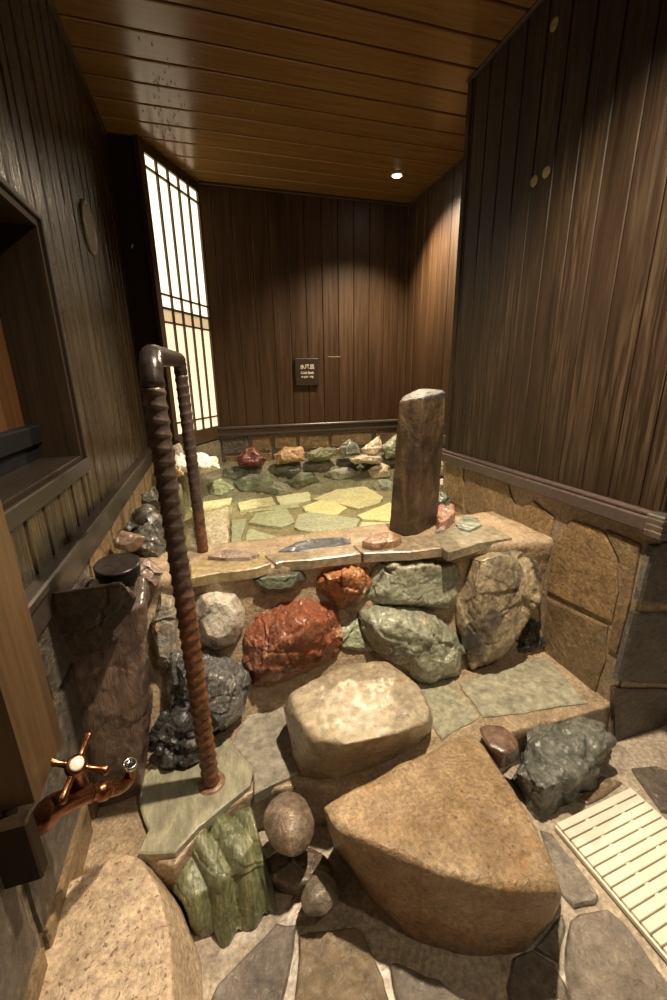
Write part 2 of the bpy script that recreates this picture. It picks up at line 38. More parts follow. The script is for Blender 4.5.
 {'n': 'ledge_stone', 'l': 'pinkish low stone on the ledge beside the far end of the rail', 'm': 'pinkgrey', 'p': [[-0.0538, 1.274, 0.606], [-0.0238, 1.3035, 0.606], [0.0315, 1.3098, 0.606], [0.1119, 1.2427, 0.606], [0.0737, 1.2245, 0.606], [0.0011, 1.2408, 0.606], [-0.0615, 1.2748, 0.55], [-0.0285, 1.3072, 0.55], [0.0324, 1.3142, 0.55], [0.1207, 1.2404, 0.55], [0.0787, 1.2204, 0.55], [-0.0011, 1.2383, 0.55]], 'g': 'loose stones on the pool ledge', 'k': {'smooth': 5, 'amp': 0.005}},
 {'n': 'ledge_stone', 'l': 'reddish stone behind the ledge slab right of the rough post', 'm': 'redpink', 'p': [[0.8257, 1.3736, 0.624], [0.892, 1.4576, 0.624], [0.9481, 1.4526, 0.624], [0.8995, 1.361, 0.624], [0.8226, 1.291, 0.624], [0.774, 1.2632, 0.624], [0.8222, 1.3743, 0.55], [0.8952, 1.4667, 0.55], [0.9569, 1.4612, 0.55], [0.9035, 1.3605, 0.55], [0.8188, 1.2834, 0.55], [0.7654, 1.2529, 0.55]], 'g': 'loose stones on the pool ledge', 'k': {'smooth': 5, 'amp': 0.006}},
 {'n': 'ledge_stone', 'l': 'flat teal stone against the right stone wall on the ledge', 'm': 'teal', 'p': [[0.8677, 1.3002, 0.606], [0.9365, 1.3607, 0.606], [0.9905, 1.3299, 0.606], [0.9541, 1.2485, 0.606], [0.8715, 1.2124, 0.606], [0.8456, 1.2525, 0.606], [0.8633, 1.3018, 0.55], [0.9391, 1.3684, 0.55], [0.9985, 1.3345, 0.55], [0.9584, 1.245, 0.55], [0.8676, 1.2053, 0.55], [0.8391, 1.2493, 0.55]], 'g': 'loose stones on the pool ledge', 'k': {'smooth': 5, 'amp': 0.005}},
 {'n': 'ledge_stone', 'l': 'small pinkish pebble close right of the rough post', 'm': 'pinkgrey', 'p': [[0.746, 1.2412, 0.606], [0.7933, 1.2886, 0.606], [0.8136, 1.2818, 0.606], [0.7888, 1.2474, 0.606], [0.7421, 1.2389, 0.55], [0.7941, 1.291, 0.55], [0.8164, 1.2835, 0.55], [0.7892, 1.2457, 0.55]], 'g': 'loose stones on the pool ledge', 'k': {'smooth': 5, 'amp': 0.002}},
 {'n': 'pool_stone', 'l': 'dark red stone leftmost of the row along the back of the pool', 'm': 'darkred', 'p': [[0.1333, 2.8516, 0.6266], [0.1978, 2.8668, 0.6871], [0.2641, 2.8674, 0.6897], [0.3502, 2.8465, 0.6059], [0.3056, 2.8357, 0.5629], [0.1471, 2.8369, 0.5676], [0.1732, 2.8028, 0.6374], [0.2119, 2.8119, 0.6737], [0.2517, 2.8123, 0.6753], [0.3033, 2.7997, 0.625], [0.2766, 2.7933, 0.5992], [0.1815, 2.794, 0.602], [0.1532, 2.9, 0.6138], [0.2049, 2.9121, 0.6622], [0.2579, 2.9126, 0.6643], [0.3267, 2.8959, 0.5973], [0.2911, 2.8873, 0.5629], [0.1643, 2.8882, 0.5666]], 'g': 'stones above the water along the back wall', 'k': {'amp': 0.01, 'freq': 8}},
 {'n': 'pool_stone', 'l': 'tan rounded stone beside the dark red one at the back', 'm': 'orange2', 'p': [[0.3945, 2.8525, 0.6299], [0.4814, 2.8644, 0.6776], [0.6062, 2.8609, 0.6637], [0.6195, 2.8388, 0.5753], [0.4162, 2.8372, 0.569], [0.4381, 2.8033, 0.6393], [0.4903, 2.8104, 0.6679], [0.5652, 2.8084, 0.6596], [0.5731, 2.7951, 0.6065], [0.4512, 2.7942, 0.6028], [0.4163, 2.9006, 0.6164], [0.4858, 2.9102, 0.6546], [0.5857, 2.9074, 0.6434], [0.5963, 2.8897, 0.5727], [0.4337, 2.8885, 0.5677]], 'g': 'stones above the water along the back wall', 'k': {'amp': 0.01, 'freq': 8}},
 {'n': 'pool_stone', 'l': 'long low green stone in the back row under the sign', 'm': 'green2', 'p': [[0.624, 2.8506, 0.6224], [0.7354, 2.8608, 0.663], [0.8521, 2.8591, 0.6563], [0.8547, 2.8453, 0.6011], [0.7777, 2.8362, 0.5649], [0.6339, 2.8386, 0.5745], [0.6729, 2.8012, 0.631], [0.7398, 2.8073, 0.6554], [0.8098, 2.8063, 0.6514], [0.8113, 2.798, 0.6183], [0.7651, 2.7926, 0.5965], [0.6789, 2.794, 0.6023], [0.6485, 2.8987, 0.6085], [0.7376, 2.9068, 0.641], [0.831, 2.9054, 0.6356], [0.833, 2.8944, 0.5915], [0.7714, 2.8872, 0.5625], [0.6564, 2.8891, 0.5702]], 'g': 'stones above the water along the back wall', 'k': {'amp': 0.01, 'freq': 8}},
 {'n': 'pool_stone', 'l': 'blue-grey pointed stone in the back row right of the green one', 'm': 'bluegrey2', 'p': [[0.8734, 2.859, 0.6561], [0.9607, 2.8733, 0.7134], [1.0392, 2.8584, 0.6535], [1.0485, 2.8407, 0.583], [0.8884, 2.8381, 0.5724], [0.9088, 2.8085, 0.66], [0.9613, 2.8171, 0.6944], [1.0083, 2.8081, 0.6585], [1.0139, 2.7975, 0.6162], [0.9178, 2.7959, 0.6098], [0.8911, 2.9065, 0.6399], [0.961, 2.918, 0.6857], [1.0237, 2.906, 0.6378], [1.0312, 2.8919, 0.5814], [0.9031, 2.8898, 0.5729]], 'g': 'stones above the water along the back wall', 'k': {'amp': 0.01, 'freq': 8}},
 {'n': 'pool_stone', 'l': 'pointed white and tan stone in the back row leaning on pale green', 'm': 'whitetan', 'p': [[1.0503, 2.853, 0.6319], [1.2062, 2.8772, 0.7288], [1.2215, 2.8522, 0.6289], [1.1457, 2.8374, 0.5698], [1.0685, 2.8387, 0.5747], [1.0856, 2.804, 0.642], [1.1791, 2.8185, 0.7002], [1.1883, 2.8035, 0.6402], [1.1428, 2.7946, 0.6047], [1.0965, 2.7954, 0.6077], [1.0679, 2.9012, 0.6188], [1.1927, 2.9206, 0.6963], [1.2049, 2.9006, 0.6163], [1.1443, 2.8888, 0.5691], [1.0825, 2.8898, 0.573]], 'g': 'stones above the water along the back wall', 'k': {'amp': 0.01, 'freq': 8}},
 {'n': 'pool_stone', 'l': 'pale green upright stone rightmost of the row behind the post', 'm': 'palegreen', 'p': [[1.2275, 2.8557, 0.6429], [1.3546, 2.8772, 0.7288], [1.3739, 2.8374, 0.5697], [1.2435, 2.8324, 0.5494], [1.2565, 2.8052, 0.6469], [1.3327, 2.8181, 0.6985], [1.3443, 2.7942, 0.603], [1.266, 2.7912, 0.5908], [1.242, 2.9032, 0.6267], [1.3436, 2.9204, 0.6954], [1.3591, 2.8886, 0.5682], [1.2548, 2.8845, 0.5519]], 'g': 'stones above the water along the back wall', 'k': {'amp': 0.01, 'freq': 8}},
 {'n': 'pool_stone', 'l': 'low white stone at the waterline below the pointed one', 'm': 'whitetan', 'p': [[0.9183, 2.7582, 0.5827], [1.0237, 2.7633, 0.6031], [1.0975, 2.7587, 0.5847], [1.1887, 2.7572, 0.5788], [1.1541, 2.7457, 0.5327], [0.9667, 2.7489, 0.5456], [0.9742, 2.7086, 0.5902], [1.0375, 2.7116, 0.6025], [1.0817, 2.7089, 0.5914], [1.1365, 2.708, 0.5879], [1.1157, 2.7011, 0.5602], [1.0033, 2.703, 0.568], [0.9463, 2.8061, 0.5683], [1.0306, 2.8102, 0.5846], [1.0896, 2.8065, 0.5699], [1.1626, 2.8054, 0.5652], [1.1349, 2.7961, 0.5283], [0.985, 2.7987, 0.5386]], 'g': 'stones above the water along the back wall', 'k': {'amp': 0.01, 'freq': 8}},
 {'n': 'pool_stone', 'l': 'brightly lit white stone directly behind the far rail post', 'm': 'white', 'p': [[-0.2349, 2.5326, 0.7755], [-0.1935, 2.5388, 0.7961], [-0.1776, 2.5178, 0.726], [-0.1475, 2.4877, 0.6257], [-0.2437, 2.4881, 0.627], [-0.2207, 2.4673, 0.7666], [-0.1958, 2.471, 0.779], [-0.1864, 2.4584, 0.7369], [-0.1683, 2.4404, 0.6767], [-0.226, 2.4406, 0.6775], [-0.2278, 2.6437, 0.7279], [-0.1946, 2.6486, 0.7444], [-0.182, 2.6318, 0.6884], [-0.1579, 2.6077, 0.6081], [-0.2349, 2.608, 0.6091]], 'g': 'pale stones in the lit pool corner below the paper screen', 'k': {'amp': 0.012, 'freq': 8}},
 {'n': 'pool_stone', 'l': 'brightly lit white stone under the paper screen right of the far rail post', 'm': 'white', 'p': [[-0.1968, 2.5642, 0.714], [-0.0789, 2.5673, 0.7244], [0.0258, 2.5582, 0.6939], [0.0248, 2.5365, 0.6218], [-0.0782, 2.5334, 0.6113], [-0.1639, 2.5406, 0.6353], [-0.1492, 2.5011, 0.7123], [-0.0785, 2.5029, 0.7186], [-0.0156, 2.4974, 0.7003], [-0.0163, 2.4845, 0.657], [-0.078, 2.4826, 0.6507], [-0.1295, 2.4869, 0.6651], [-0.173, 2.6763, 0.67], [-0.0787, 2.6788, 0.6784], [0.0051, 2.6715, 0.654], [0.0042, 2.6542, 0.5963], [-0.0781, 2.6517, 0.5879], [-0.1467, 2.6574, 0.6071]], 'g': 'pale stones in the lit pool corner below the paper screen', 'k': {'amp': 0.012, 'freq': 8}},
 {'n': 'pool_stone', 'l': 'orange-brown stone low between the two rail posts at the waterline', 'm': 'orange2', 'p': [[-0.2495, 2.3658, 0.7193], [-0.1874, 2.3613, 0.7043], [-0.1768, 2.3447, 0.6491], [-0.2474, 2.3398, 0.6328], [-0.2358, 2.3032, 0.7194], [-0.1986, 2.3005, 0.7103], [-0.1922, 2.2905, 0.6773], [-0.2346, 2.2876, 0.6675], [-0.2427, 2.4781, 0.6762], [-0.193, 2.4745, 0.6642], [-0.1845, 2.4613, 0.6201], [-0.241, 2.4574, 0.607]], 'g': 'pale stones in the lit pool corner below the paper screen', 'k': {'amp': 0.012, 'freq': 8}},
 {'n': 'pool_stone', 'l': 'upper white stone between the post and the right wall', 'm': 'white2', 'p': [[1.3684, 2.3225, 0.6125], [1.409, 2.335, 0.6752], [1.4668, 2.3238, 0.619], [1.4622, 2.304, 0.5201], [1.3709, 2.3028, 0.5139], [1.3872, 2.2715, 0.6126], [1.4116, 2.279, 0.6502], [1.4463, 2.2723, 0.6164], [1.4435, 2.2604, 0.5571], [1.3888, 2.2597, 0.5534], [1.3778, 2.4196, 0.588], [1.4103, 2.4296, 0.6381], [1.4566, 2.4206, 0.5932], [1.4529, 2.4048, 0.5141], [1.3799, 2.4038, 0.5092]], 'g': 'pale stones behind the right of the post', 'k': {'amp': 0.012, 'freq': 9}},
 {'n': 'pool_stone', 'l': 'lower white stone at the waterline between the post and the right wall', 'm': 'white2', 'p': [[1.1953, 2.0602, 0.5511], [1.2982, 2.0657, 0.5784], [1.3145, 2.0475, 0.4874], [1.2573, 2.0377, 0.4386], [1.1768, 2.0404, 0.4521], [1.2166, 2.0072, 0.5411], [1.2783, 2.0105, 0.5575], [1.2881, 1.9996, 0.5029], [1.2538, 1.9937, 0.4736], [1.2055, 1.9953, 0.4817], [1.2059, 2.1563, 0.5216], [1.2883, 2.1607, 0.5434], [1.3013, 2.1461, 0.4706], [1.2556, 2.1383, 0.4316], [1.1911, 2.1405, 0.4424]], 'g': 'pale stones behind the right of the post', 'k': {'amp': 0.012, 'freq': 9}},
 {'n': 'pool_stone', 'l': 'grey-green stone below the white ones right of the post', 'm': 'darkgreen', 'p': [[1.0476, 1.8067, 0.5333], [1.1147, 1.8118, 0.5588], [1.1743, 1.8064, 0.5322], [1.1719, 1.7958, 0.4789], [1.0513, 1.7982, 0.4908], [1.0733, 1.7565, 0.5373], [1.1136, 1.7595, 0.5526], [1.1494, 1.7563, 0.5366], [1.1479, 1.7499, 0.5047], [1.0756, 1.7514, 0.5118], [1.0604, 1.9041, 0.5108], [1.1142, 1.9082, 0.5312], [1.1618, 1.904, 0.5099], [1.1599, 1.8954, 0.4673], [1.0635, 1.8973, 0.4768]], 'g': 'pale stones behind the right of the post', 'k': {'amp': 0.012, 'freq': 9}},
 {'n': 'submerged_stone', 'l': 'wide dark stone under water at the left of the sunken row', 'm': 'darkgreen', 'p': [[0.102, 2.7832, 0.4758], [0.1917, 2.8426, 0.5084], [0.3885, 2.8313, 0.5022], [0.4212, 2.7232, 0.4427], [0.2781, 2.6811, 0.4196], [0.1435, 2.7044, 0.4324], [0.1629, 2.7574, 0.5015], [0.2167, 2.7931, 0.5211], [0.3348, 2.7863, 0.5174], [0.3544, 2.7214, 0.4817], [0.2685, 2.6962, 0.4678], [0.1878, 2.7102, 0.4755], [0.1324, 2.798, 0.4383], [0.2042, 2.8456, 0.4644], [0.3617, 2.8365, 0.4594], [0.3878, 2.75, 0.4118], [0.2733, 2.7163, 0.3933], [0.1656, 2.735, 0.4036]], 'g': 'stones under the water at the back of the pool', 'k': {'amp': 0.006, 'freq': 7}},
 {'n': 'submerged_stone', 'l': 'dark rounded stone under water nearer than the wide one', 'm': 'bluegrey2', 'p': [[0.2866, 2.6852, 0.4219], [0.3623, 2.7521, 0.4587], [0.4673, 2.7151, 0.4383], [0.4854, 2.6463, 0.4005], [0.3905, 2.6249, 0.3887], [0.3313, 2.6682, 0.4524], [0.3767, 2.7083, 0.4745], [0.4397, 2.6861, 0.4623], [0.4506, 2.6448, 0.4396], [0.3937, 2.6319, 0.4325], [0.309, 2.7044, 0.3868], [0.3695, 2.7579, 0.4162], [0.4535, 2.7283, 0.3999], [0.468, 2.6733, 0.3696], [0.3921, 2.6561, 0.3602]], 'g': 'stones under the water at the back of the pool', 'k': {'amp': 0.006, 'freq': 7}},
 {'n': 'submerged_stone', 'l': 'oval grey-green stone under water in the middle of the sunken row', 'm': 'bluegrey2', 'p': [[0.733, 2.7821, 0.4751], [0.8805, 2.8416, 0.5079], [0.9892, 2.8117, 0.4914], [1.0088, 2.7627, 0.4645], [0.841, 2.7169, 0.4393], [0.796, 2.7656, 0.506], [0.8845, 2.8013, 0.5256], [0.9497, 2.7834, 0.5158], [0.9615, 2.754, 0.4996], [0.8608, 2.7264, 0.4845], [0.7645, 2.8015, 0.4402], [0.8825, 2.8491, 0.4664], [0.9694, 2.8252, 0.4532], [0.9852, 2.7861, 0.4317], [0.8509, 2.7494, 0.4115]], 'g': 'stones under the water at the back of the pool', 'k': {'amp': 0.006, 'freq': 7}},
 {'n': 'submerged_stone', 'l': 'pale stone under water rightmost of the sunken row near the post', 'm': 'whitetan', 'p': [[1.0797, 2.7942, 0.4818], [1.2013, 2.8502, 0.5126], [1.2796, 2.813, 0.4922], [1.2287, 2.7132, 0.4372], [1.0848, 2.71, 0.4355], [1.1177, 2.7701, 0.5085], [1.1907, 2.8037, 0.527], [1.2377, 2.7814, 0.5147], [1.2072, 2.7215, 0.4818], [1.1208, 2.7196, 0.4807], [1.0987, 2.8099, 0.4448], [1.196, 2.8547, 0.4694], [1.2587, 2.8249, 0.453], [1.218, 2.745, 0.4091], [1.1028, 2.7425, 0.4077]], 'g': 'stones under the water at the back of the pool', 'k': {'amp': 0.006, 'freq': 7}},
 {'n': 'submerged_stone', 'l': 'brownish stone under water between the wide dark and the oval one', 'm': 'darkgreen', 'p': [[0.4341, 2.74, 0.452], [0.5475, 2.798, 0.4839], [0.6716, 2.7942, 0.4818], [0.696, 2.7291, 0.446], [0.529, 2.6871, 0.4229], [0.4908, 2.727, 0.4848], [0.5588, 2.7618, 0.5039], [0.6333, 2.7595, 0.5027], [0.6478, 2.7204, 0.4812], [0.5477, 2.6953, 0.4673], [0.4625, 2.7612, 0.418], [0.5532, 2.8076, 0.4435], [0.6524, 2.8046, 0.4419], [0.6719, 2.7525, 0.4132], [0.5384, 2.7189, 0.3947]], 'g': 'stones under the water at the back of the pool', 'k': {'amp': 0.006, 'freq': 7}},
 {'n': 'submerged_stone', 'l': 'grey stone under water far right beside the post', 'm': 'bluegrey2', 'p': [[1.0451, 2.6796, 0.4188], [1.1692, 2.6935, 0.4264], [1.2511, 2.6394, 0.3967], [1.1788, 2.543, 0.3437], [1.082, 2.5881, 0.3685], [1.0852, 2.6424, 0.4383], [1.1596, 2.6507, 0.4428], [1.2087, 2.6182, 0.425], [1.1654, 2.5605, 0.3932], [1.1073, 2.5875, 0.4081], [1.0651, 2.6887, 0.3782], [1.1644, 2.6998, 0.3842], [1.2299, 2.6565, 0.3604], [1.1721, 2.5795, 0.3181], [1.0947, 2.6155, 0.3379]], 'g': 'stones under the water at the back of the pool', 'k': {'amp': 0.006, 'freq': 7}},
 {'n': 'submerged_stone', 'l': 'pale green slab under water below the lit pool corner', 'm': 'palegreen', 'p': [[-0.0711, 2.7831, 0.4757], [0.0304, 2.8225, 0.4974], [0.1092, 2.7304, 0.4467], [0.0185, 2.6766, 0.4171], [-0.0634, 2.7018, 0.431], [-0.0408, 2.7501, 0.4975], [0.0201, 2.7738, 0.5105], [0.0674, 2.7185, 0.4801], [0.013, 2.6863, 0.4624], [-0.0362, 2.7014, 0.4707], [-0.056, 2.7943, 0.4362], [0.0252, 2.8259, 0.4536], [0.0883, 2.7522, 0.413], [0.0158, 2.7092, 0.3894], [-0.0498, 2.7293, 0.4004]], 'g': 'stones under the water at the back of the pool', 'k': {'amp': 0.006, 'freq': 7}},
 {'n': 'submerged_stone', 'l': 'dark stone under water leftmost below the paper screen', 'm': 'darkgreen', 'p': [[0.0224, 2.8996, 0.5398], [0.1598, 2.9129, 0.5471], [0.231, 2.8518, 0.5135], [0.1217, 2.8024, 0.4863], [0.0372, 2.8456, 0.5101], [0.0592, 2.8679, 0.5623], [0.1417, 2.8758, 0.5666], [0.1844, 2.8392, 0.5465], [0.1188, 2.8095, 0.5302], [0.0681, 2.8354, 0.5444], [0.0408, 2.9114, 0.5006], [0.1508, 2.9221, 0.5065], [0.2077, 2.8732, 0.4796], [0.1203, 2.8336, 0.4579], [0.0527, 2.8682, 0.4769]], 'g': 'stones under the water at the back of the pool', 'k': {'amp': 0.006, 'freq': 7}},
 {'n': 'submerged_stone', 'l': 'small dark stone under water beneath the tan back stone', 'm': 'darkgreen', 'p': [[0.3858, 2.8634, 0.5199], [0.5239, 2.868, 0.5224], [0.6067, 2.8046, 0.4875], [0.4934, 2.7896, 0.4793], [0.4325, 2.8337, 0.5435], [0.5153, 2.8365, 0.545], [0.565, 2.7985, 0.5241], [0.497, 2.7894, 0.5191], [0.4092, 2.8763, 0.4813], [0.5196, 2.8799, 0.4833], [0.5858, 2.8293, 0.4554], [0.4952, 2.8172, 0.4488]], 'g': 'stones under the water at the back of the pool', 'k': {'amp': 0.006, 'freq': 7}}]
SLABS = [{'n': 'paving_slab', 'l': 'olive slate slab at the foot of the ribbed rail', 'm': 'slab_olive', 'p': [[-0.2648, 0.8767], [-0.2285, 0.7867], [-0.2434, 0.7412], [-0.167, 0.7179], [-0.1173, 0.7597], [0.0065, 0.829], [0.0188, 0.8751], [-0.041, 0.9933], [-0.0802, 0.9911], [-0.2227, 0.9682], [-0.2673, 0.9274]], 'z': 0.15, 't': 0.03, 'g': 'flat slabs paving the step'},
 {'n': 'paving_slab', 'l': 'grey slate slab left of the smooth step boulder', 'm': 'slab_grey', 'p': [[-0.0311, 0.9737], [0.0342, 1.0932], [0.1304, 1.094], [0.1427, 1.0018], [0.1394, 0.8937], [0.1375, 0.8308], [0.0137, 0.8033], [0.0163, 0.8803]], 'z': 0.14500000000000002, 't': 0.03, 'g': 'flat slabs paving the step'},
 {'n': 'paving_slab', 'l': 'small grey-green slab right of the smooth step boulder', 'm': 'slab_grey2', 'p': [[0.5815, 1.0598], [0.7196, 1.0166], [0.7095, 0.8552], [0.552, 0.8124], [0.5525, 0.9205]], 'z': 0.14, 't': 0.03, 'g': 'flat slabs paving the step'},
 {'n': 'paving_slab', 'l': 'largest grey-green slab lying against the right stone wall', 'm': 'slab_grey2', 'p': [[0.7279, 0.9988], [1.1048, 1.0286], [1.069, 0.7984], [0.9746, 0.8148], [0.8495, 0.824], [0.7159, 0.8491]], 'z': 0.14, 't': 0.03, 'g': 'flat slabs paving the step'},
 {'n': 'ledge_slab', 'l': 'yellow-tan ledge slab beside the ribbed rail', 'm': 'slab_yellow', 'p': [[-0.1111, 1.2675], [-0.0533, 1.3121], [0.1214, 1.263], [0.1369, 1.1864], [0.085, 1.1665], [-0.1015, 1.1654]], 'z': 0.589, 't': 0.03, 'g': 'flat slabs on the pool ledge'},
 {'n': 'ledge_slab', 'l': 'long brown-grey ledge slab behind the red and yellow stone', 'm': 'slab_tan', 'p': [[0.1267, 1.253], [0.4243, 1.2512], [0.4313, 1.1694], [0.1519, 1.1815]], 'z': 0.589, 't': 0.03, 'g': 'flat slabs on the pool ledge'},
 {'n': 'ledge_slab', 'l': 'brown-grey ledge slab in front of the rough post', 'm': 'slab_tan', 'p': [[0.4281, 1.2407], [0.5677, 1.2516], [0.7328, 1.2473], [0.7182, 1.1266], [0.5912, 1.1336], [0.4407, 1.1663]], 'z': 0.589, 't': 0.03, 'g': 'flat slabs on the pool ledge'},
 {'n': 'ledge_slab', 'l': 'grey-tan ledge slab rightmost on the pool ledge by the wall', 'm': 'slab_grey3', 'p': [[0.724, 1.232], [0.8459, 1.289], [0.9963, 1.2385], [0.9855, 1.1246], [0.8511, 1.1209], [0.7019, 1.0816]], 'z': 0.592, 't': 0.03, 'g': 'flat slabs on the pool ledge'},
 {'n': 'stone_paver', 'l': 'dark purplish paver on the floor beneath the green ribbed stone', 'm': 'pav_purple', 'p': [[0.0337, 0.6076], [0.0753, 0.5932], [0.0447, 0.5238], [0.0266, 0.4889], [0.001, 0.433], [-0.1422, 0.4761], [-0.1058, 0.5289], [-0.0924, 0.5474], [0.0123, 0.5948]], 'z': 0.008, 't': 0.02, 'g': 'stone pavers set in the wet floor'},
 {'n': 'stone_paver', 'l': 'brown paver on the floor below the grey-brown pebble', 'm': 'pav_brown', 'p': [[0.0753, 0.5723], [0.0952, 0.5731], [0.1941, 0.5502], [0.208, 0.5321], [0.223, 0.4596], [0.2208, 0.4304], [0.2181, 0.3678], [0.0282, 0.4249], [0.0487, 0.4823]], 'z': 0.008, 't': 0.02, 'g': 'stone pavers set in the wet floor'},
 {'n': 'stone_paver', 'l': 'glossy grey paver in front of the huge granite boulder', 'm': 'pav_grey', 'p': [[0.2439, 0.4727], [0.2587, 0.4714], [0.3288, 0.4276], [0.354, 0.3903], [0.3667, 0.3231], [0.2316, 0.3637], [0.2355, 0.426]], 'z': 0.008, 't': 0.02, 'g': 'stone pavers set in the wet floor'},
 {'n': 'stone_paver', 'l': 'grey-brown paver between granite boulder and duckboard', 'm': 'pav_grey', 'p': [[0.7225, 0.598], [0.7466, 0.5829], [0.7467, 0.5135], [0.7428, 0.4432], [0.7251, 0.435], [0.6763, 0.4422], [0.6692, 0.4715], [0.697, 0.54]], 'z': 0.008, 't': 0.02, 'g': 'stone pavers set in the wet floor'},
 {'n': 'stone_paver', 'l': 'large glossy brown-grey paver left of the duckboard at the frame bottom', 'm': 'pav_brown2', 'p': [[0.6458, 0.4257], [0.6745, 0.4297], [0.7411, 0.4188], [0.7534, 0.3932], [0.7518, 0.2971], [0.7314, 0.2253], [0.5046, 0.2817], [0.5466, 0.3322], [0.5775, 0.3705]], 'z': 0.008, 't': 0.02, 'g': 'stone pavers set in the wet floor'},
 {'n': 'stone_paver', 'l': 'dark glossy paver against the front right of granite boulder', 'm': 'pav_dark', 'p': [[0.4881, 0.413], [0.5337, 0.4088], [0.5599, 0.3804], [0.5591, 0.3495], [0.5234, 0.3001], [0.4247, 0.3298], [0.4512, 0.382]], 'z': 0.008, 't': 0.02, 'g': 'stone pavers set in the wet floor'},
 {'n': 'stone_paver', 'l': 'small rough paver touching the right side of granite boulder', 'm': 'pav_grey', 'p': [[0.5419, 0.4095], [0.6389, 0.4405], [0.6281, 0.4187], [0.573, 0.3811]], 'z': 0.008, 't': 0.02, 'g': 'stone pavers set in the wet floor'},
 {'n': 'stone_paver', 'l': 'grey paver at the right edge behind the duckboard', 'm': 'pav_purple', 'p': [[1.1169, 0.6621], [1.1946, 0.6451], [1.2442, 0.5861], [1.2072, 0.487], [1.0709, 0.5425]], 'z': 0.008, 't': 0.02, 'g': 'stone pavers set in the wet floor'},
 {'n': 'stone_paver', 'l': 'brown paver at the foot of the blue-grey stone behind the duckboard', 'm': 'pav_brown', 'p': [[0.8821, 0.632], [1.0058, 0.6692], [1.0445, 0.6345], [0.8991, 0.6151]], 'z': 0.008, 't': 0.02, 'g': 'stone pavers set in the wet floor'},
 {'n': 'pool_flagstone', 'l': 'pale green flagstone on the pool floor nearest the ledge at left', 'm': 'pf_green', 'p': [[0.0734, 1.7874], [0.1367, 2.0813], [0.2749, 1.8872], [0.2014, 1.6877]], 'z': 0.39, 't': 0.02, 'g': 'flagstones on the pool floor'},
 {'n': 'pool_flagstone', 'l': 'yellow-green five-sided flagstone behind the nearest pale green one', 'm': 'pf_green', 'p': [[0.144, 2.1605], [0.1995, 2.3231], [0.3842, 2.3609], [0.3868, 2.0954], [0.3006, 2.042]], 'z': 0.39, 't': 0.02, 'g': 'flagstones on the pool floor'},
 {'n': 'pool_flagstone', 'l': 'pale blue-green flagstone at the far left of the lit pool floor', 'm': 'pf_white', 'p': [[0.3606, 2.6462], [0.5994, 2.668], [0.5678, 2.4759], [0.3586, 2.3908]], 'z': 0.39, 't': 0.02, 'g': 'flagstones on the pool floor'},
 {'n': 'pool_flagstone', 'l': 'cream pointed flagstone in the middle of the pool floor', 'm': 'pf_cream', 'p': [[0.4809, 2.3488], [0.629, 2.4548], [0.6959, 2.4081], [0.7349, 2.2407], [0.6237, 2.1217], [0.4812, 2.2664]], 'z': 0.39, 't': 0.02, 'g': 'flagstones on the pool floor'},
 {'n': 'pool_flagstone', 'l': 'large grey flagstone in the middle of the pool floor', 'm': 'pf_grey', 'p': [[0.3663, 2.0199], [0.4267, 2.2074], [0.505, 2.2384], [0.7408, 2.0277], [0.621, 1.7998], [0.3824, 1.9677]], 'z': 0.39, 't': 0.02, 'g': 'flagstones on the pool floor'},
 {'n': 'pool_flagstone', 'l': 'large yellow flagstone at the back of the lit pool floor', 'm': 'pf_yellow', 'p': [[0.5854, 2.4937], [0.7841, 2.6584], [1.0199, 2.7525], [1.0318, 2.3875], [0.9619, 2.2705], [0.7967, 2.1988], [0.6956, 2.3624]], 'z': 0.39, 't': 0.02, 'g': 'flagstones on the pool floor'},
 {'n': 'pool_flagstone', 'l': 'pale cream flagstone beside the post on the pool floor', 'm': 'pf_cream', 'p': [[0.7481, 2.098], [1.0148, 2.2522], [1.0587, 2.2149], [0.9191, 1.9156], [0.7513, 2.0242]], 'z': 0.39, 't': 0.02, 'g': 'flagstones on the pool floor'},
 {'n': 'pool_flagstone', 'l': 'pale mint flagstone nearest the post on the pool floor', 'm': 'pf_white', 'p': [[0.7343, 1.978], [0.9124, 1.9011], [0.8555, 1.7791], [0.6081, 1.7626]], 'z': 0.39, 't': 0.02, 'g': 'flagstones on the pool floor'},
 {'n': 'pool_flagstone', 'l': 'narrow olive flagstone at the far left of the pool floor', 'm': 'pf_yellow', 'p': [[0.1121, 2.5638], [0.1914, 2.6064], [0.3379, 2.6289], [0.3357, 2.442], [0.1137, 2.4122]], 'z': 0.39, 't': 0.02, 'g': 'flagstones on the pool floor'},
 {'n': 'pool_flagstone', 'l': 'dark brown flagstone by the slate-blue edge stone', 'm': 'pf_brown', 'p': [[0.2339, 1.7829], [0.3329, 1.9843], [0.4766, 1.8766], [0.319, 1.7799]], 'z': 0.39, 't': 0.02, 'g': 'flagstones on the pool floor'},
 {'n': 'pool_flagstone', 'l': 'grey-green flagstone between rail post and pale green one', 'm': 'pf_grey', 'p': [[0.0325, 1.8621], [0.0576, 2.2415], [0.1394, 2.2315], [0.0618, 1.8153]], 'z': 0.39, 't': 0.02, 'g': 'flagstones on the pool floor'},
 {'n': 'pool_flagstone', 'l': 'olive flagstone behind the yellow-green five-sided one', 'm': 'pf_green', 'p': [[0.1449, 2.3614], [0.3208, 2.4253], [0.4911, 2.4558], [0.4635, 2.3548], [0.215, 2.3574]], 'z': 0.39, 't': 0.02, 'g': 'flagstones on the pool floor'}]
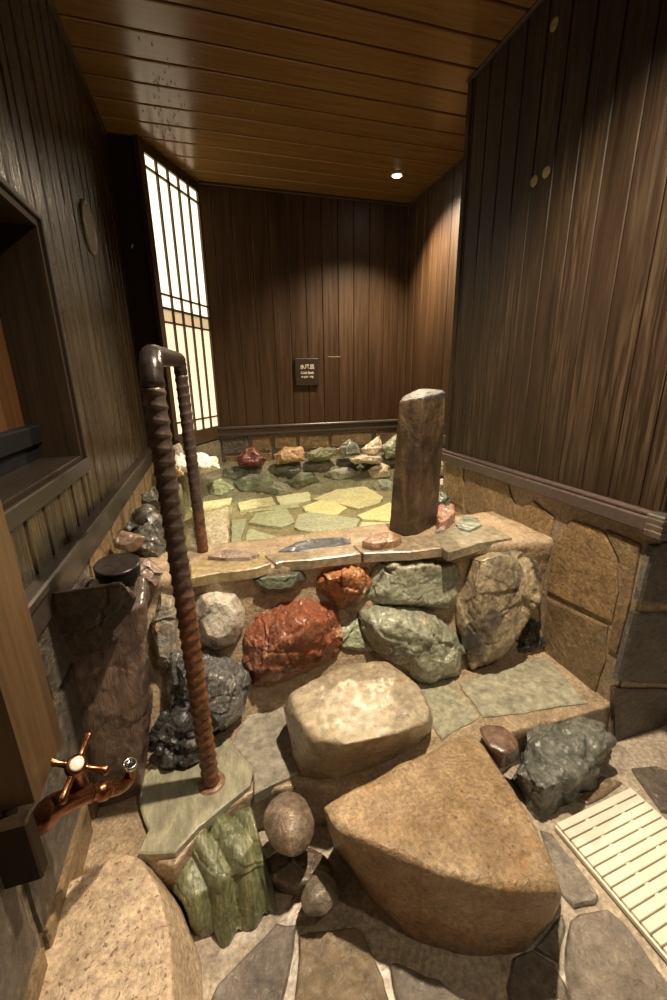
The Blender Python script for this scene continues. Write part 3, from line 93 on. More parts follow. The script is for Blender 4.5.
DADO = {'right': [[[1.0721, 0.5884], [1.0317, 0.6733], [0.9073, 0.6789], [0.8501, 0.6125], [0.8267, 0.5131], [0.8259, 0.4089], [0.8383, 0.4013], [1.0844, 0.3716], [1.0902, 0.511]], [[1.0752, 0.3474], [0.8351, 0.3852], [0.8217, 0.2645], [0.8355, 0.1074], [1.0729, 0.1083], [1.0716, 0.2167]], [[1.3062, 0.6026], [1.2111, 0.6932], [1.1027, 0.657], [1.1202, 0.5181], [1.1827, 0.5292], [1.2599, 0.5671]], [[1.6599, 0.7345], [1.3552, 0.7205], [1.2977, 0.6223], [1.2713, 0.5673], [1.4493, 0.533], [1.6231, 0.5257]], [[1.8266, 0.7222], [1.676, 0.7313], [1.6486, 0.528], [1.7839, 0.5303]], [[0.9021, 0.6874], [0.7894, 0.6794], [0.7866, 0.5047], [0.7893, 0.3109], [0.8165, 0.3097], [0.821, 0.4013], [0.8208, 0.5163], [0.8423, 0.6224]], [[1.242, 0.5609], [1.1131, 0.5051], [1.1083, 0.3672], [1.1134, 0.339], [1.1911, 0.4543]]], 'front': [[[1.1295, 0.6898], [1.2771, 0.7039], [1.5935, 0.6476], [1.6951, 0.405], [1.2534, 0.4859], [1.1261, 0.5223]], [[1.1169, 0.4847], [1.2619, 0.4571], [1.7089, 0.372], [1.859, 0.0139], [1.2873, 0.1964], [1.109, 0.2495]], [[1.1071, 0.2241], [1.3512, 0.1563], [1.874, -0.0219], [2.076, -0.5042], [1.4367, -0.1321], [1.1693, -0.0231]]]}
PTS = {'post': [[0.6159, 1.36, 0.5737], [0.8244, 1.36, 0.5609], [0.641, 1.36, 1.0614], [0.8262, 1.36, 1.0913], [0.6334, 1.36, 0.8167], [0.823, 1.36, 0.8411], [0.6248, 1.36, 0.7017], [0.6402, 1.28, 0.5844], [0.6973, 1.28, 0.5852], [0.6949, 1.28, 1.0803], [0.6772, 1.28, 0.8301], [0.6726, 1.44, 0.598], [0.8452, 1.44, 0.5919], [0.6903, 1.44, 1.0741], [0.8656, 1.44, 1.0955], [0.7632, 1.44, 1.105]], 'trough': [[-0.2703, 0.93, 0.1133], [-0.2913, 0.93, 0.0323], [-0.3398, 0.93, -0.0471], [-0.3971, 0.93, -0.0705], [-0.4297, 0.93, 0.018], [-0.2412, 1.0, 0.2679], [-0.2108, 1.0, 0.5132], [-0.1889, 1.0, 0.6243], [-0.1918, 1.0, 0.6718], [-0.3974, 1.0, 0.377], [-0.3797, 1.0, 0.6586], [-0.2016, 1.12, 0.6367], [-0.3174, 1.12, 0.6841], [-0.4125, 1.12, 0.6701], [-0.28, 1.12, 0.0883]], 'plate': [[-0.3418, 0.93, 0.7347], [-0.2681, 0.93, 0.7348], [-0.2119, 0.93, 0.7333], [-0.1972, 0.93, 0.6907], [-0.2259, 0.93, 0.6365], [-0.309, 0.93, 0.5445], [-0.3857, 0.93, 0.5568], [-0.385, 0.93, 0.614], [-0.359, 0.93, 0.6818], [-0.3565, 0.97, 0.7168], [-0.2796, 0.97, 0.717], [-0.221, 0.97, 0.7153], [-0.2057, 0.97, 0.6709], [-0.2356, 0.97, 0.6144], [-0.3222, 0.97, 0.5185], [-0.4023, 0.97, 0.5313], [-0.4015, 0.97, 0.5909], [-0.3745, 0.97, 0.6616]], 'lid': [-0.2706, 0.9939, 0.74], 'faucet': [[-0.34, 0.6258, 0.4405], [-0.31, 0.6194, 0.4731], [-0.27, 0.6519, 0.4465], [-0.25, 0.6661, 0.4286], [-0.235, 0.6903, 0.4011], [-0.225, 0.7277, 0.3895], [-0.27, 0.6271, 0.5369], [-0.28, 0.6713, 0.4529]], 'sblock': [[-0.1348, 2.3287, 0.46], [-0.1094, 2.4215, 0.46], [0.0493, 2.4094, 0.46], [0.0474, 2.2469, 0.46], [-0.1111, 2.2088, 0.46], [-0.1257, 1.8531, 0.385], [0.0168, 1.83, 0.385], [0.0703, 2.485, 0.385], [-0.1369, 2.5561, 0.385]], 'stop': [[-0.158, 2.2657, 0.47], [-0.1239, 2.3713, 0.47], [0.0733, 2.4095, 0.47], [0.0558, 2.2891, 0.47], [-0.0428, 2.2263, 0.47], [-0.134, 2.1505, 0.47]], 'stepblock': [[-0.1654, 2.316, 0.42], [0.3919, 2.4314, 0.42], [0.3624, 2.3318, 0.42], [-0.1352, 2.1839, 0.42]], 'plugs': [[1.135, 1.3827, 2.191], [1.135, 1.3976, 1.7833], [1.135, 1.3441, 1.7884]], 'vent': [-0.36, 1.9034, 1.6839], 'hook': [-0.3124, 2.63, 1.8192], 'sign': [[0.6136, 3.05, 1.2552], [0.787, 3.05, 1.086]], 'light': [1.2024, 2.6766, 2.3], 'scratch': [[0.86, 3.05, 1.2922], [0.9595, 3.05, 1.2921]]}

# ------------------------------------------------------------------ helpers
def tag(o, label=None, cat=None, group=None, kind=None):
    if label: o['label'] = label
    if cat: o['category'] = cat
    if group: o['group'] = group
    if kind: o['kind'] = kind
    return o

def link(name, me, mats=None, parent=None):
    o = bpy.data.objects.new(name, me)
    COL.objects.link(o)
    if mats is not None:
        for m in (mats if isinstance(mats, (list, tuple)) else [mats]):
            me.materials.append(m)
    if parent:
        o.parent = parent
        o.matrix_parent_inverse = Matrix.Translation(-parent.location)
    return o

def empty(name, loc=(0, 0, 0)):
    o = bpy.data.objects.new(name, None)
    o.empty_display_size = .05
    o.location = loc
    COL.objects.link(o)
    return o

def origin_to(o, p):
    p = Vector(p)
    o.data.transform(Matrix.Translation(-p))
    if o.parent:
        o.location = p
    else:
        o.location = p

def fin(bm, name, mats, parent=None, smooth=False, origin=None):
    bmesh.ops.recalc_face_normals(bm, faces=bm.faces)
    me = bpy.data.meshes.new(name)
    bm.to_mesh(me); bm.free()
    if smooth:
        for p in me.polygons: p.use_smooth = True
    o = link(name, me, mats, parent)
    if origin is not None: origin_to(o, origin)
    return o

def box(bm, lo, hi, bev=0, mi=0, layer=None, val=0):
    r = bmesh.ops.create_cube(bm, size=1)
    vs = r['verts']
    for v in vs:
        v.co = Vector([lo[i] + (v.co[i] + .5) * (hi[i] - lo[i]) for i in range(3)])
    fs = {f for v in vs for f in v.link_faces}
    if bev:
        es = {e for v in vs for e in v.link_edges}
        rb = bmesh.ops.bevel(bm, geom=list(es), offset=bev, segments=1, affect='EDGES')
        fs = {f for f in fs if f.is_valid} | set(rb['faces'])
    for f in fs:
        f.material_index = mi
        if layer is not None: f[layer] = val
    return fs

def obox(bm, a, b, w, z0, z1, bev=0, mi=0):
    """box along a->b in plan, width w to the left side, z0..z1"""
    a = Vector((a[0], a[1], 0)); b = Vector((b[0], b[1], 0))
    d = (b - a); L = d.length; d.normalize(); n = Vector((-d.y, d.x, 0))
    r = bmesh.ops.create_cube(bm, size=1)
    for v in r['verts']:
        c = v.co
        v.co = a + d * ((c.x + .5) * L) + n * ((c.y + .5) * w) + Vector((0, 0, z0 + (c.z + .5) * (z1 - z0)))
    if bev:
        es = {e for v in r['verts'] for e in v.link_edges}
        bmesh.ops.bevel(bm, geom=list(es), offset=bev, segments=1, affect='EDGES')

def prism(bm, poly, z0, z1, mi=0):
    a = [bm.verts.new((x, y, z0)) for x, y in poly]
    b = [bm.verts.new((x, y, z1)) for x, y in poly]
    n = len(poly)
    fs = [bm.faces.new(a[::-1]), bm.faces.new(b)]
    for i in range(n):
        fs.append(bm.faces.new((a[i], a[(i + 1) % n], b[(i + 1) % n], b[i])))
    for f in fs: f.material_index = mi
    return fs

def sweep(bm, pts, rads, seg=16, cap=True):
    pts = [Vector(p) for p in pts]
    n = len(pts)
    up = None; rings = []
    for i, p in enumerate(pts):
        t = (pts[min(i + 1, n - 1)] - pts[max(i - 1, 0)]).normalized()
        if up is None:
            up = Vector((0, 0, 1)) if abs(t.z) < .9 else Vector((1, 0, 0))
        s = t.cross(up).normalized(); up = s.cross(t).normalized()
        ring = []
        for k in range(seg):
            a = 2 * PI * k / seg
            r = rads[i](a) if callable(rads[i]) else rads[i]
            ring.append(bm.verts.new(p + s * (math.cos(a) * r) + up * (math.sin(a) * r)))
        rings.append(ring)
    for i in range(n - 1):
        for k in range(seg):
            bm.faces.new((rings[i][k], rings[i][(k + 1) % seg], rings[i + 1][(k + 1) % seg], rings[i + 1][k]))
    if cap:
        bm.faces.new(rings[0][::-1]); bm.faces.new(rings[-1])

def lathe(bm, prof, c, axis=Vector((0, 0, 1)), seg=28):
    """prof: list of (radius, height)"""
    axis = axis.normalized()
    s = axis.orthogonal().normalized(); u = axis.cross(s)
    c = Vector(c); rings = []
    for r, h in prof:
        rings.append([bm.verts.new(c + axis * h + (s * math.cos(2 * PI * k / seg) + u * math.sin(2 * PI * k / seg)) * max(r, 1e-4)) for k in range(seg)])
    for i in range(len(rings) - 1):
        for k in range(seg):
            bm.faces.new((rings[i][k], rings[i][(k + 1) % seg], rings[i + 1][(k + 1) % seg], rings[i + 1][k]))
    bm.faces.new(rings[0][::-1]); bm.faces.new(rings[-1])

# ------------------------------------------------------------------ materials
def nt(name):
    m = bpy.data.materials.new(name); m.use_nodes = True
    t = m.node_tree
    b = t.nodes['Principled BSDF']
    return m, t, b

def N(t, kind, **k):
    n = t.nodes.new(kind)
    for a, v in k.items():
        if a in ('op',): n.operation = v
        else: setattr(n, a, v)
    return n

def ramp(t, src, stops, interp='LINEAR'):
    r = t.nodes.new('ShaderNodeValToRGB')
    r.color_ramp.interpolation = interp
    e = r.color_ramp.elements
    while len(e) > 1: e.remove(e[-1])
    e[0].position = stops[0][0]; e[0].color = (*stops[0][1], 1) if len(stops[0][1]) == 3 else stops[0][1]
    for p, c in stops[1:]:
        x = e.new(p); x.color = (*c, 1)
    t.links.new(src, r.inputs[0])
    return r.outputs[0]

def g(v): return (v, v, v)

def noise_tex(t, vec, scale, detail=6, rough=.6, dist=0):
    n = t.nodes.new('ShaderNodeTexNoise')
    n.inputs['Scale'].default_value = scale; n.inputs['Detail'].default_value = detail
    n.inputs['Roughness'].default_value = rough; n.inputs['Distortion'].default_value = dist
    if vec: t.links.new(vec, n.inputs['Vector'])
    return n.outputs['Fac']

def mixc(t, fac, a, b, mode='MIX'):
    n = t.nodes.new('ShaderNodeMix'); n.data_type = 'RGBA'; n.blend_type = mode
    for s, v in ((0, fac), (6, a), (7, b)):
        if hasattr(v, 'is_linked'): t.links.new(v, n.inputs[s])
        elif s == 0: n.inputs[0].default_value = v
        else: n.inputs[s].default_value = (*v, 1)
    return n.outputs[2]

def mth(t, op, a, b=None):
    n = t.nodes.new('ShaderNodeMath'); n.operation = op
    for i, v in enumerate((a, b)):
        if v is None: continue
        if hasattr(v, 'is_linked'): t.links.new(v, n.inputs[i])
        else: n.inputs[i].default_value = v
    return n.outputs[0]

def vec_src(t, stretch=(1, 1, 1), rnd=True):
    tc = t.nodes.new('ShaderNodeTexCoord')
    mp = t.nodes.new('ShaderNodeMapping'); mp.inputs['Scale'].default_value = stretch
    v = tc.outputs['Object']
    if rnd:
        oi = t.nodes.new('ShaderNodeObjectInfo')
        cb = t.nodes.new('ShaderNodeCombineXYZ')
        m = mth(t, 'MULTIPLY', oi.outputs['Random'], 41.)
        for i in range(3): t.links.new(m, cb.inputs[i])
        ad = t.nodes.new('ShaderNodeVectorMath'); ad.operation = 'ADD'
        t.links.new(v, ad.inputs[0]); t.links.new(cb.outputs[0], ad.inputs[1]); v = ad.outputs[0]
    t.links.new(v, mp.inputs['Vector'])
    return mp.outputs[0]

def bump(t, b, h, strength=.4, dist=.01):
    n = t.nodes.new('ShaderNodeBump'); n.inputs['Strength'].default_value = strength
    n.inputs['Distance'].default_value = dist
    t.links.new(h, n.inputs['Height']); t.links.new(n.outputs[0], b.inputs['Normal'])

def stone(name, c0, c1, c2=None, scale=7, rough=(.25, .6), bs=.6, fine=60, speck=None, speck_amt=.38, streak=(1, 1, 1), vein=None, patch=.55, bd=.012, dist=.5, speck_scale=110, coat=.8, mc=.6, cb=.0025):
    m, t, b = nt(name)
    v = vec_src(t, streak)
    base = noise_tex(t, v, scale, 9, .65, dist)
    col = ramp(t, base, [(.3, c0), (.68, c1)])
    if c2:
        pt = noise_tex(t, v, scale * .7, 5, .6, 1.0)
        n = t.nodes[-1]
        msk = ramp(t, pt, [(patch, g(0)), (patch + .09, g(1))])
        col = mixc(t, msk, col, c2)
    fn = noise_tex(t, v, fine, 5, .7)
    col = mixc(t, .8, col, ramp(t, fn, [(.28, g(.2)), (.5, g(.5)), (.72, g(.85))]), 'OVERLAY')
    mid = noise_tex(t, v, scale * 3.2, 8, .72, .8)
    col = mixc(t, mc, col, ramp(t, mid, [(.3, g(.22)), (.5, g(.52)), (.7, g(.82))]), 'OVERLAY')
    if vein:
        w = noise_tex(t, v, scale * 1.2, 3, .5, 1.5)
        d = mth(t, 'ABSOLUTE', mth(t, 'SUBTRACT', w, .5))
        col = mixc(t, ramp(t, d, [(.0, g(.7)), (.012, g(0))]), col, vein)
    if speck:
        sp = noise_tex(t, v, speck_scale, 2, .5)
        col = mixc(t, ramp(t, sp, [(speck_amt - .06, g(.85)), (speck_amt, g(0))]), col, speck)
    t.links.new(col, b.inputs['Base Color'])
    rg = noise_tex(t, v, 14, 4, .6)
    rr_ = t.nodes.new('ShaderNodeMapRange')
    rr_.inputs[1].default_value = .35; rr_.inputs[2].default_value = .65
    rr_.inputs[3].default_value = rough[0]; rr_.inputs[4].default_value = rough[1]
    t.links.new(rg, rr_.inputs[0]); t.links.new(rr_.outputs[0], b.inputs['Roughness'])
    h = mth(t, 'ADD', mth(t, 'MULTIPLY', fn, .4), mth(t, 'ADD', mth(t, 'MULTIPLY', base, 1.2), mth(t, 'MULTIPLY', mid, 1.3)))
    bump(t, b, h, bs, bd)
    if coat:
        b.inputs['Coat Weight'].default_value = coat; b.inputs['Coat Roughness'].default_value = .2
        cbn = t.nodes.new('ShaderNodeBump'); cbn.inputs['Strength'].default_value = .5; cbn.inputs['Distance'].default_value = cb
        t.links.new(h, cbn.inputs['Height']); t.links.new(cbn.outputs[0], b.inputs['Coat Normal'])
    return m

M = {}
def st(k, *a, **kw): M[k] = stone(k + '_stone', *a, **kw)
st('white_grey', (.26, .22, .165), (.70, .63, .52), (.08, .07, .06), scale=11, patch=.52)
st('darkgreen', (.05, .06, .04), (.17, .18, .12), scale=9)
st('redyellow', (.28, .055, .022), (.44, .22, .065), (.66, .53, .33), scale=16, patch=.57, rough=(.2, .5))
st('red', (.14, .036, .013), (.37, .105, .038), (.58, .32, .17), scale=9, patch=.60, vein=(.5, .28, .17), rough=(.25, .55), bs=.8)
st('green', (.17, .18, .12), (.42, .42, .31), (.46, .36, .24), scale=7, patch=.58, rough=(.3, .6))
st('palegreen', (.24, .27, .17), (.38, .40, .27), scale=6)
st('tanblack', (.12, .10, .075), (.50, .40, .24), (.045, .04, .037), scale=9, patch=.53, streak=(1, 1, .6), rough=(.2, .5), bs=.8)
st('black', (.018, .017, .016), (.09, .085, .08), scale=14, rough=(.1, .4), bs=1, bd=.02)
st('charcoal', (.05, .05, .05), (.19, .18, .165), scale=7, vein=(.42, .38, .32), rough=(.18, .45))
st('charcoal2', (.03, .027, .022), (.12, .105, .08), scale=7, rough=(.3, .6))
st('streak', (.09, .085, .075), (.36, .32, .25), (.42, .31, .16), scale=10, streak=(1.6, 1.6, .35), patch=.56, rough=(.2, .5))
st('pinkgrey', (.20, .14, .11), (.40, .30, .25), scale=9)
st('redbrown', (.12, .07, .045), (.24, .15, .10), scale=9)
st('beige', (.31, .25, .165), (.42, .345, .235), (.38, .27, .12), scale=5, patch=.63, rough=(.2, .5), bs=.55, fine=50, mc=.22, coat=.45)
st('granite', (.33, .205, .10), (.56, .40, .235), (.42, .24, .10), scale=6, patch=.57, speck=(.16, .11, .07), speck_amt=.37, speck_scale=150, rough=(.25, .6), bs=1., fine=110, mc=.4, coat=.4, cb=.006)
st('granite2', (.40, .285, .18), (.55, .42, .29), scale=6, speck=(.16, .10, .06), speck_amt=.385, speck_scale=130, rough=(.35, .65), bs=.4, fine=90, mc=.3, coat=.1)
st('tanpebble', (.25, .19, .11), (.46, .37, .24), scale=18)
st('ribbed', (.07, .08, .035), (.22, .225, .11), (.34, .30, .15), scale=8, streak=(3, 1, .5), patch=.60, rough=(.2, .5), bs=.5)
st('bluegrey', (.05, .054, .045), (.19, .19, .155), (.33, .28, .21), scale=8, coat=.5, patch=.62, rough=(.2, .5), bs=.7)
st('brown', (.13, .075, .05), (.21, .13, .09), scale=9, rough=(.2, .4), bs=.25)
st('eggbrown', (.15, .105, .07), (.32, .235, .165), scale=12, rough=(.3, .55), speck=(.08, .06, .04))
st('greybrown', (.16, .13, .09), (.32, .27, .20), scale=12)
st('gap_shadow_brown', (.10, .07, .045), (.20, .15, .10), scale=10)  # dark tone of the lump standing in for shadow beside the egg-shaped pebble
st('mudbrown', (.24, .165, .10), (.38, .27, .17), scale=10)
st('orange', (.19, .10, .055), (.34, .20, .115), scale=12)
st('orange2', (.33, .19, .09), (.55, .36, .20), scale=12)
st('slate', (.05, .055, .065), (.13, .135, .15), scale=9, rough=(.15, .4))
st('redpink', (.22, .10, .07), (.38, .20, .14), scale=9)
st('teal', (.12, .15, .115), (.30, .33, .26), scale=12, rough=(.2, .4))
st('darkred', (.09, .02, .016), (.23, .06, .04), scale=9, rough=(.15, .4))
st('green2', (.11, .13, .07), (.28, .29, .17), scale=9)
st('bluegrey2', (.11, .12, .10), (.30, .30, .25), scale=9)
st('whitetan', (.42, .35, .25), (.66, .58, .45), (.30, .21, .12), scale=8, patch=.62)
st('white', (.58, .53, .44), (.80, .75, .66), scale=9)
st('white2', (.5, .46, .39), (.74, .69, .6), (.32, .28, .2), scale=12, patch=.6)
kw = dict(scale=5, rough=(.12, .4), bs=.3, fine=40, mc=.25)
st('slab_olive', (.28, .265, .18), (.36, .34, .235), (.42, .32, .17), patch=.64, streak=(1, .35, 1), **kw)
st('slab_grey', (.27, .25, .195), (.34, .31, .245), **kw)
st('slab_grey2', (.29, .275, .195), (.37, .35, .25), (.35, .29, .19), patch=.62, **kw)
st('slab_grey3', (.17, .15, .10), (.30, .26, .18), **kw)
st('slab_yellow', (.27, .21, .11), (.40, .31, .165), (.25, .20, .13), patch=.6, **kw)
st('slab_tan', (.22, .17, .11), (.36, .28, .19), **kw)
kw = dict(scale=14, rough=(.05, .2), bs=.6, fine=45, bd=.010, coat=1, mc=.4, cb=.006)
st('pav_purple', (.085, .066, .05), (.18, .145, .11), **kw)
st('pav_brown', (.15, .10, .05), (.27, .19, .105), **kw)
st('pav_brown2', (.11, .085, .06), (.22, .17, .12), **kw)
st('pav_grey', (.12, .10, .07), (.23, .19, .14), **kw)
st('pav_dark', (.10, .08, .055), (.22, .17, .12), **kw)
kw = dict(scale=5, rough=(.4, .6), bs=.1, mc=.25, coat=0)
st('pf_green', (.32, .34, .235), (.46, .47, .34), **kw)
st('pf_white', (.46, .49, .33), (.62, .64, .46), **kw)
st('pf_cream', (.60, .55, .30), (.75, .70, .44), **kw)
st('pf_grey', (.32, .33, .26), (.42, .43, .34), **kw)
st('pf_yellow', (.46, .43, .27), (.62, .57, .37), **kw)
st('pf_brown', (.17, .14, .08), (.26, .21, .12), **kw)
st('mortar', (.30, .215, .13), (.46, .345, .22), scale=9, rough=(.3, .65), bs=.7, fine=130)
st('mortar_wet', (.35, .285, .215), (.49, .41, .315), scale=6, rough=(.06, .3), bs=.25, fine=90)
st('poolbed', (.20, .17, .09), (.30, .26, .15), scale=6, rough=(.5, .7), bs=.2)
st('poolbank', (.09, .085, .05), (.17, .155, .095), scale=6, rough=(.5, .7), coat=0)
st('dado', (.17, .105, .043), (.32, .205, .09), scale=8, rough=(.35, .7), bs=.8, fine=80, coat=.25)
st('dado2', (.14, .09, .042), (.27, .18, .088), scale=7, rough=(.35, .7), bs=.8, fine=80, coat=.25)
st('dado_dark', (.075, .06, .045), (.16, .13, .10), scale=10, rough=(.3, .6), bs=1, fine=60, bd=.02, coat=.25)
st('dado_mortar', (.20, .15, .09), (.32, .24, .15), scale=9, rough=(.4, .7), bs=.5, fine=100, coat=.25)
st('wall_mortar', (.14, .12, .075), (.24, .20, .13), scale=6, rough=(.4, .7), bs=.5, fine=60, coat=.25)
st('fossil', (.045, .029, .022), (.135, .088, .065), (.19, .125, .09), scale=6, streak=(1, 1, .3), patch=.6, rough=(.3, .6), bs=.8)
st('plate', (.025, .017, .010), (.065, .043, .024), scale=6, rough=(.35, .6), bs=.4, coat=.1)

def wood(name, c0, c1, axis, rough=(.3, .5), bs=.35, pale=None, spec=.5, across=26, fine=110):
    """axis: grain direction index"""
    m, t, b = nt(name)
    sc = [1, 1, 1]; sc[axis] = .045
    tc = t.nodes.new('ShaderNodeTexCoord')
    at = t.nodes.new('ShaderNodeAttribute'); at.attribute_name = 'plank'
    off = t.nodes.new('ShaderNodeCombineXYZ')
    k = mth(t, 'MULTIPLY', at.outputs['Fac'], 53.)
    for i in range(3): t.links.new(k, off.inputs[i])
    ad = t.nodes.new('ShaderNodeVectorMath'); ad.operation = 'ADD'
    t.links.new(tc.outputs['Object'], ad.inputs[0]); t.links.new(off.outputs[0], ad.inputs[1])
    mp = t.nodes.new('ShaderNodeMapping'); mp.inputs['Scale'].default_value = sc
    t.links.new(ad.outputs[0], mp.inputs['Vector']); v = mp.outputs[0]
    n1 = noise_tex(t, v, across, 6, .6, 1.2)
    n2 = noise_tex(t, v, fine, 4, .6, .3)
    col = ramp(t, n1, [(.3, c0), (.7, c1)])
    col = mixc(t, .5, col, ramp(t, n2, [(.3, g(.3)), (.7, g(.7))]), 'OVERLAY')
    hv = t.nodes.new('ShaderNodeMapRange'); hv.inputs[3].default_value = .72; hv.inputs[4].default_value = 1.25
    t.links.new(at.outputs['Fac'], hv.inputs[0])
    cc = t.nodes.new('ShaderNodeCombineXYZ')
    for i in range(3): t.links.new(hv.outputs[0], cc.inputs[i])
    col = mixc(t, 1., col, cc.outputs[0], 'MULTIPLY')
    if pale:
        mp2 = t.nodes.new('ShaderNodeMapping'); s2 = [1, 1, 1]; s2[axis] = .3
        mp2.inputs['Scale'].default_value = s2
        t.links.new(ad.outputs[0], mp2.inputs['Vector'])
        big = noise_tex(t, mp2.outputs[0], 4.5, 3, .6)
        wm = mth(t, 'MULTIPLY', ramp(t, big, [(.45, g(0)), (.64, g(1))]), ramp(t, n2, [(.46, g(0)), (.64, g(1))]))
        col = mixc(t, mth(t, 'MULTIPLY', wm, .6), col, pale)
    t.links.new(col, b.inputs['Base Color'])
    mr = t.nodes.new('ShaderNodeMapRange'); mr.inputs[1].default_value = .3; mr.inputs[2].default_value = .7
    mr.inputs[3].default_value = rough[0]; mr.inputs[4].default_value = rough[1]
    t.links.new(n1, mr.inputs[0]); t.links.new(mr.outputs[0], b.inputs['Roughness'])
    b.inputs['Specular IOR Level'].default_value = spec
    bump(t, b, mth(t, 'ADD', mth(t, 'MULTIPLY', n1, 1.), mth(t, 'MULTIPLY', n2, .5)), bs, .006)
    return m

M['wood_left'] = wood('dark_weathered_sheen_boards', (.019, .011, .0045), (.055, .033, .014), 2, rough=(.2, .38), bs=.7, pale=(.17, .12, .065), spec=.7)  # pale streaks paint board sheen into the colour, along with weathering
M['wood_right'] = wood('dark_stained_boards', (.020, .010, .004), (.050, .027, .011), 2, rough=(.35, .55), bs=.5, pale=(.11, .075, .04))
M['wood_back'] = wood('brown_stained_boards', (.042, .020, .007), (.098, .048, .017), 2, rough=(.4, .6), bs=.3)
M['wood_ceiling'] = wood('warm_brown_ceiling_boards', (.21, .112, .034), (.28, .152, .048), 0, rough=(.19, .27), bs=.06, across=20)
M['wood_panel'] = wood('dark_panel', (.018, .010, .0045), (.036, .021, .010), 2, rough=(.5, .65), bs=.2, spec=.2)
M['wood_post'] = wood('mid_brown_post', (.08, .044, .018), (.14, .078, .033), 2, rough=(.35, .5), bs=.2)
M['wood_orange'] = wood('orange_brown_panel', (.05, .021, .006), (.085, .037, .010), 2, rough=(.4, .5), bs=.1)
M['wood_shoji'] = wood('screen_frame_wood', (.055, .032, .015), (.12, .07, .034), 2, rough=(.35, .5), bs=.1)

def plain(name, c, rough=.5, metal=0, bs=0, scale=60, var=.25, spec=.5):
    m, t, b = nt(name)
    v = vec_src(t)
    n = noise_tex(t, v, scale, 5, .6)
    lo = tuple(x * (1 - var) for x in c); hi = tuple(min(1, x * (1 + var)) for x in c)
    t.links.new(ramp(t, n, [(.3, lo), (.7, hi)]), b.inputs['Base Color'])
    b.inputs['Roughness'].default_value = rough; b.inputs['Metallic'].default_value = metal
    b.inputs['Specular IOR Level'].default_value = spec
    if bs: bump(t, b, n, bs, .004)
    return m
M['trim'] = plain('purplish_brown_painted_trim', (.085, .062, .052), .32, bs=.08)
M['trim_left'] = plain('shaded_painted_trim', (.038, .029, .023), .32, bs=.08)  # darkened copy of the trim: weaker light on the left put into the colour
M['trim_dark'] = plain('dark_trim', (.02, .014, .01), .35, bs=.08)
M['gap'] = plain('board_gap', (.008, .005, .003), .8)
M['steel'] = plain('dull_steel_cap', (.38, .35, .31), .3, .9, bs=.1)
M['vent'] = plain('vent_plastic', (.20, .17, .13), .4)
M['louvre'] = plain('vent_louvres', (.30, .25, .19), .4)
M['black_plastic'] = plain('black_lid', (.008, .008, .009), .5, spec=.15)
M['copper'] = plain('aged_copper', (.25, .105, .052), .26, .95, bs=.1, var=.4, scale=40)
M['porcelain'] = plain('white_button', (.75, .72, .66), .2, var=.03)
M['chrome'] = plain('aerator_metal', (.55, .52, .48), .25, 1)
M['cream'] = plain('cream_slats', (.84, .78, .64), .4, var=.05, scale=20)
M['sign'] = plain('dark_sign_plate', (.035, .024, .018), .4, var=.1)
M['letters'] = plain('sign_letters', (.74, .68, .60), .5, var=.02)
M['plug'] = plain('pale_wood_plug', (.36, .29, .16), .55, var=.15)
M['lamp_ring'] = plain('white_lamp_ring', (.8, .78, .72), .35, var=.02)
M['rail_grey'] = plain('dark_metal_grey', (.05, .039, .036), .28, .6, bs=.35, scale=45, var=.4)

# ribbed rail: rust below, dark metal above (a real weathering limit on the bar)
m, t, b = nt('rusty_ribbed_bar')
v = vec_src(t)
geo = t.nodes.new('ShaderNodeNewGeometry'); sx = t.nodes.new('ShaderNodeSeparateXYZ')
t.links.new(geo.outputs['Position'], sx.inputs[0])
n1 = noise_tex(t, v, 45, 6, .65)
rust = ramp(t, n1, [(.25, (.035, .014, .006)), (.5, (.12, .045, .016)), (.75, (.28, .115, .037))])
met = ramp(t, n1, [(.3, (.045, .032, .026)), (.7, (.14, .10, .08))])
zz = mth(t, 'ADD', sx.outputs[2], mth(t, 'MULTIPLY', noise_tex(t, v, 7, 4, .6), .35))
msk = ramp(t, mth(t, 'SUBTRACT', zz, .35), [(.42, g(0)), (.62, g(1))])
t.links.new(mixc(t, msk, rust, met), b.inputs['Base Color'])
t.links.new(mth(t, 'MULTIPLY', msk, .45), b.inputs['Metallic'])
b.inputs['Roughness'].default_value = .36
bump(t, b, n1, .4, .004)
M['rust'] = m

# rough post: dark brown, grainy; speckled grey cut top by height of the cut
m, t, b = nt('rough_brown_post')
v = vec_src(t, (1, 1, .5))
n1 = noise_tex(t, v, 14, 8, .68, .8)
c = ramp(t, n1, [(.28, (.012, .008, .005)), (.5, (.060, .036, .018)), (.72, (.15, .097, .050))])
band = t.nodes.new('ShaderNodeTexWave'); band.wave_type = 'BANDS'; band.bands_direction = 'Z'
band.inputs['Scale'].default_value = 2.2; band.inputs['Distortion'].default_value = 6; band.inputs['Detail'].default_value = 3
t.links.new(v, band.inputs['Vector'])
c = mixc(t, .35, c, ramp(t, band.outputs['Fac'], [(.2, g(.28)), (.8, g(.72))]), 'OVERLAY')
tc = t.nodes.new('ShaderNodeTexCoord'); sx = t.nodes.new('ShaderNodeSeparateXYZ')
t.links.new(tc.outputs['Generated'], sx.inputs[0])
sp = noise_tex(t, v, 130, 3, .6)
top = ramp(t, sp, [(.42, (.008, .0075, .007)), (.7, (.10, .095, .088))])
mk = ramp(t, mth(t, 'ADD', sx.outputs[2], mth(t, 'MULTIPLY', mth(t, 'SUBTRACT', n1, .5), .06)), [(.935, g(0)), (.95, g(1))])
t.links.new(mixc(t, mk, c, top), b.inputs['Base Color'])
b.inputs['Roughness'].default_value = .5
bump(t, b, mth(t, 'ADD', n1, mth(t, 'MULTIPLY', sp, .35)), .6, .012)
M['post'] = m

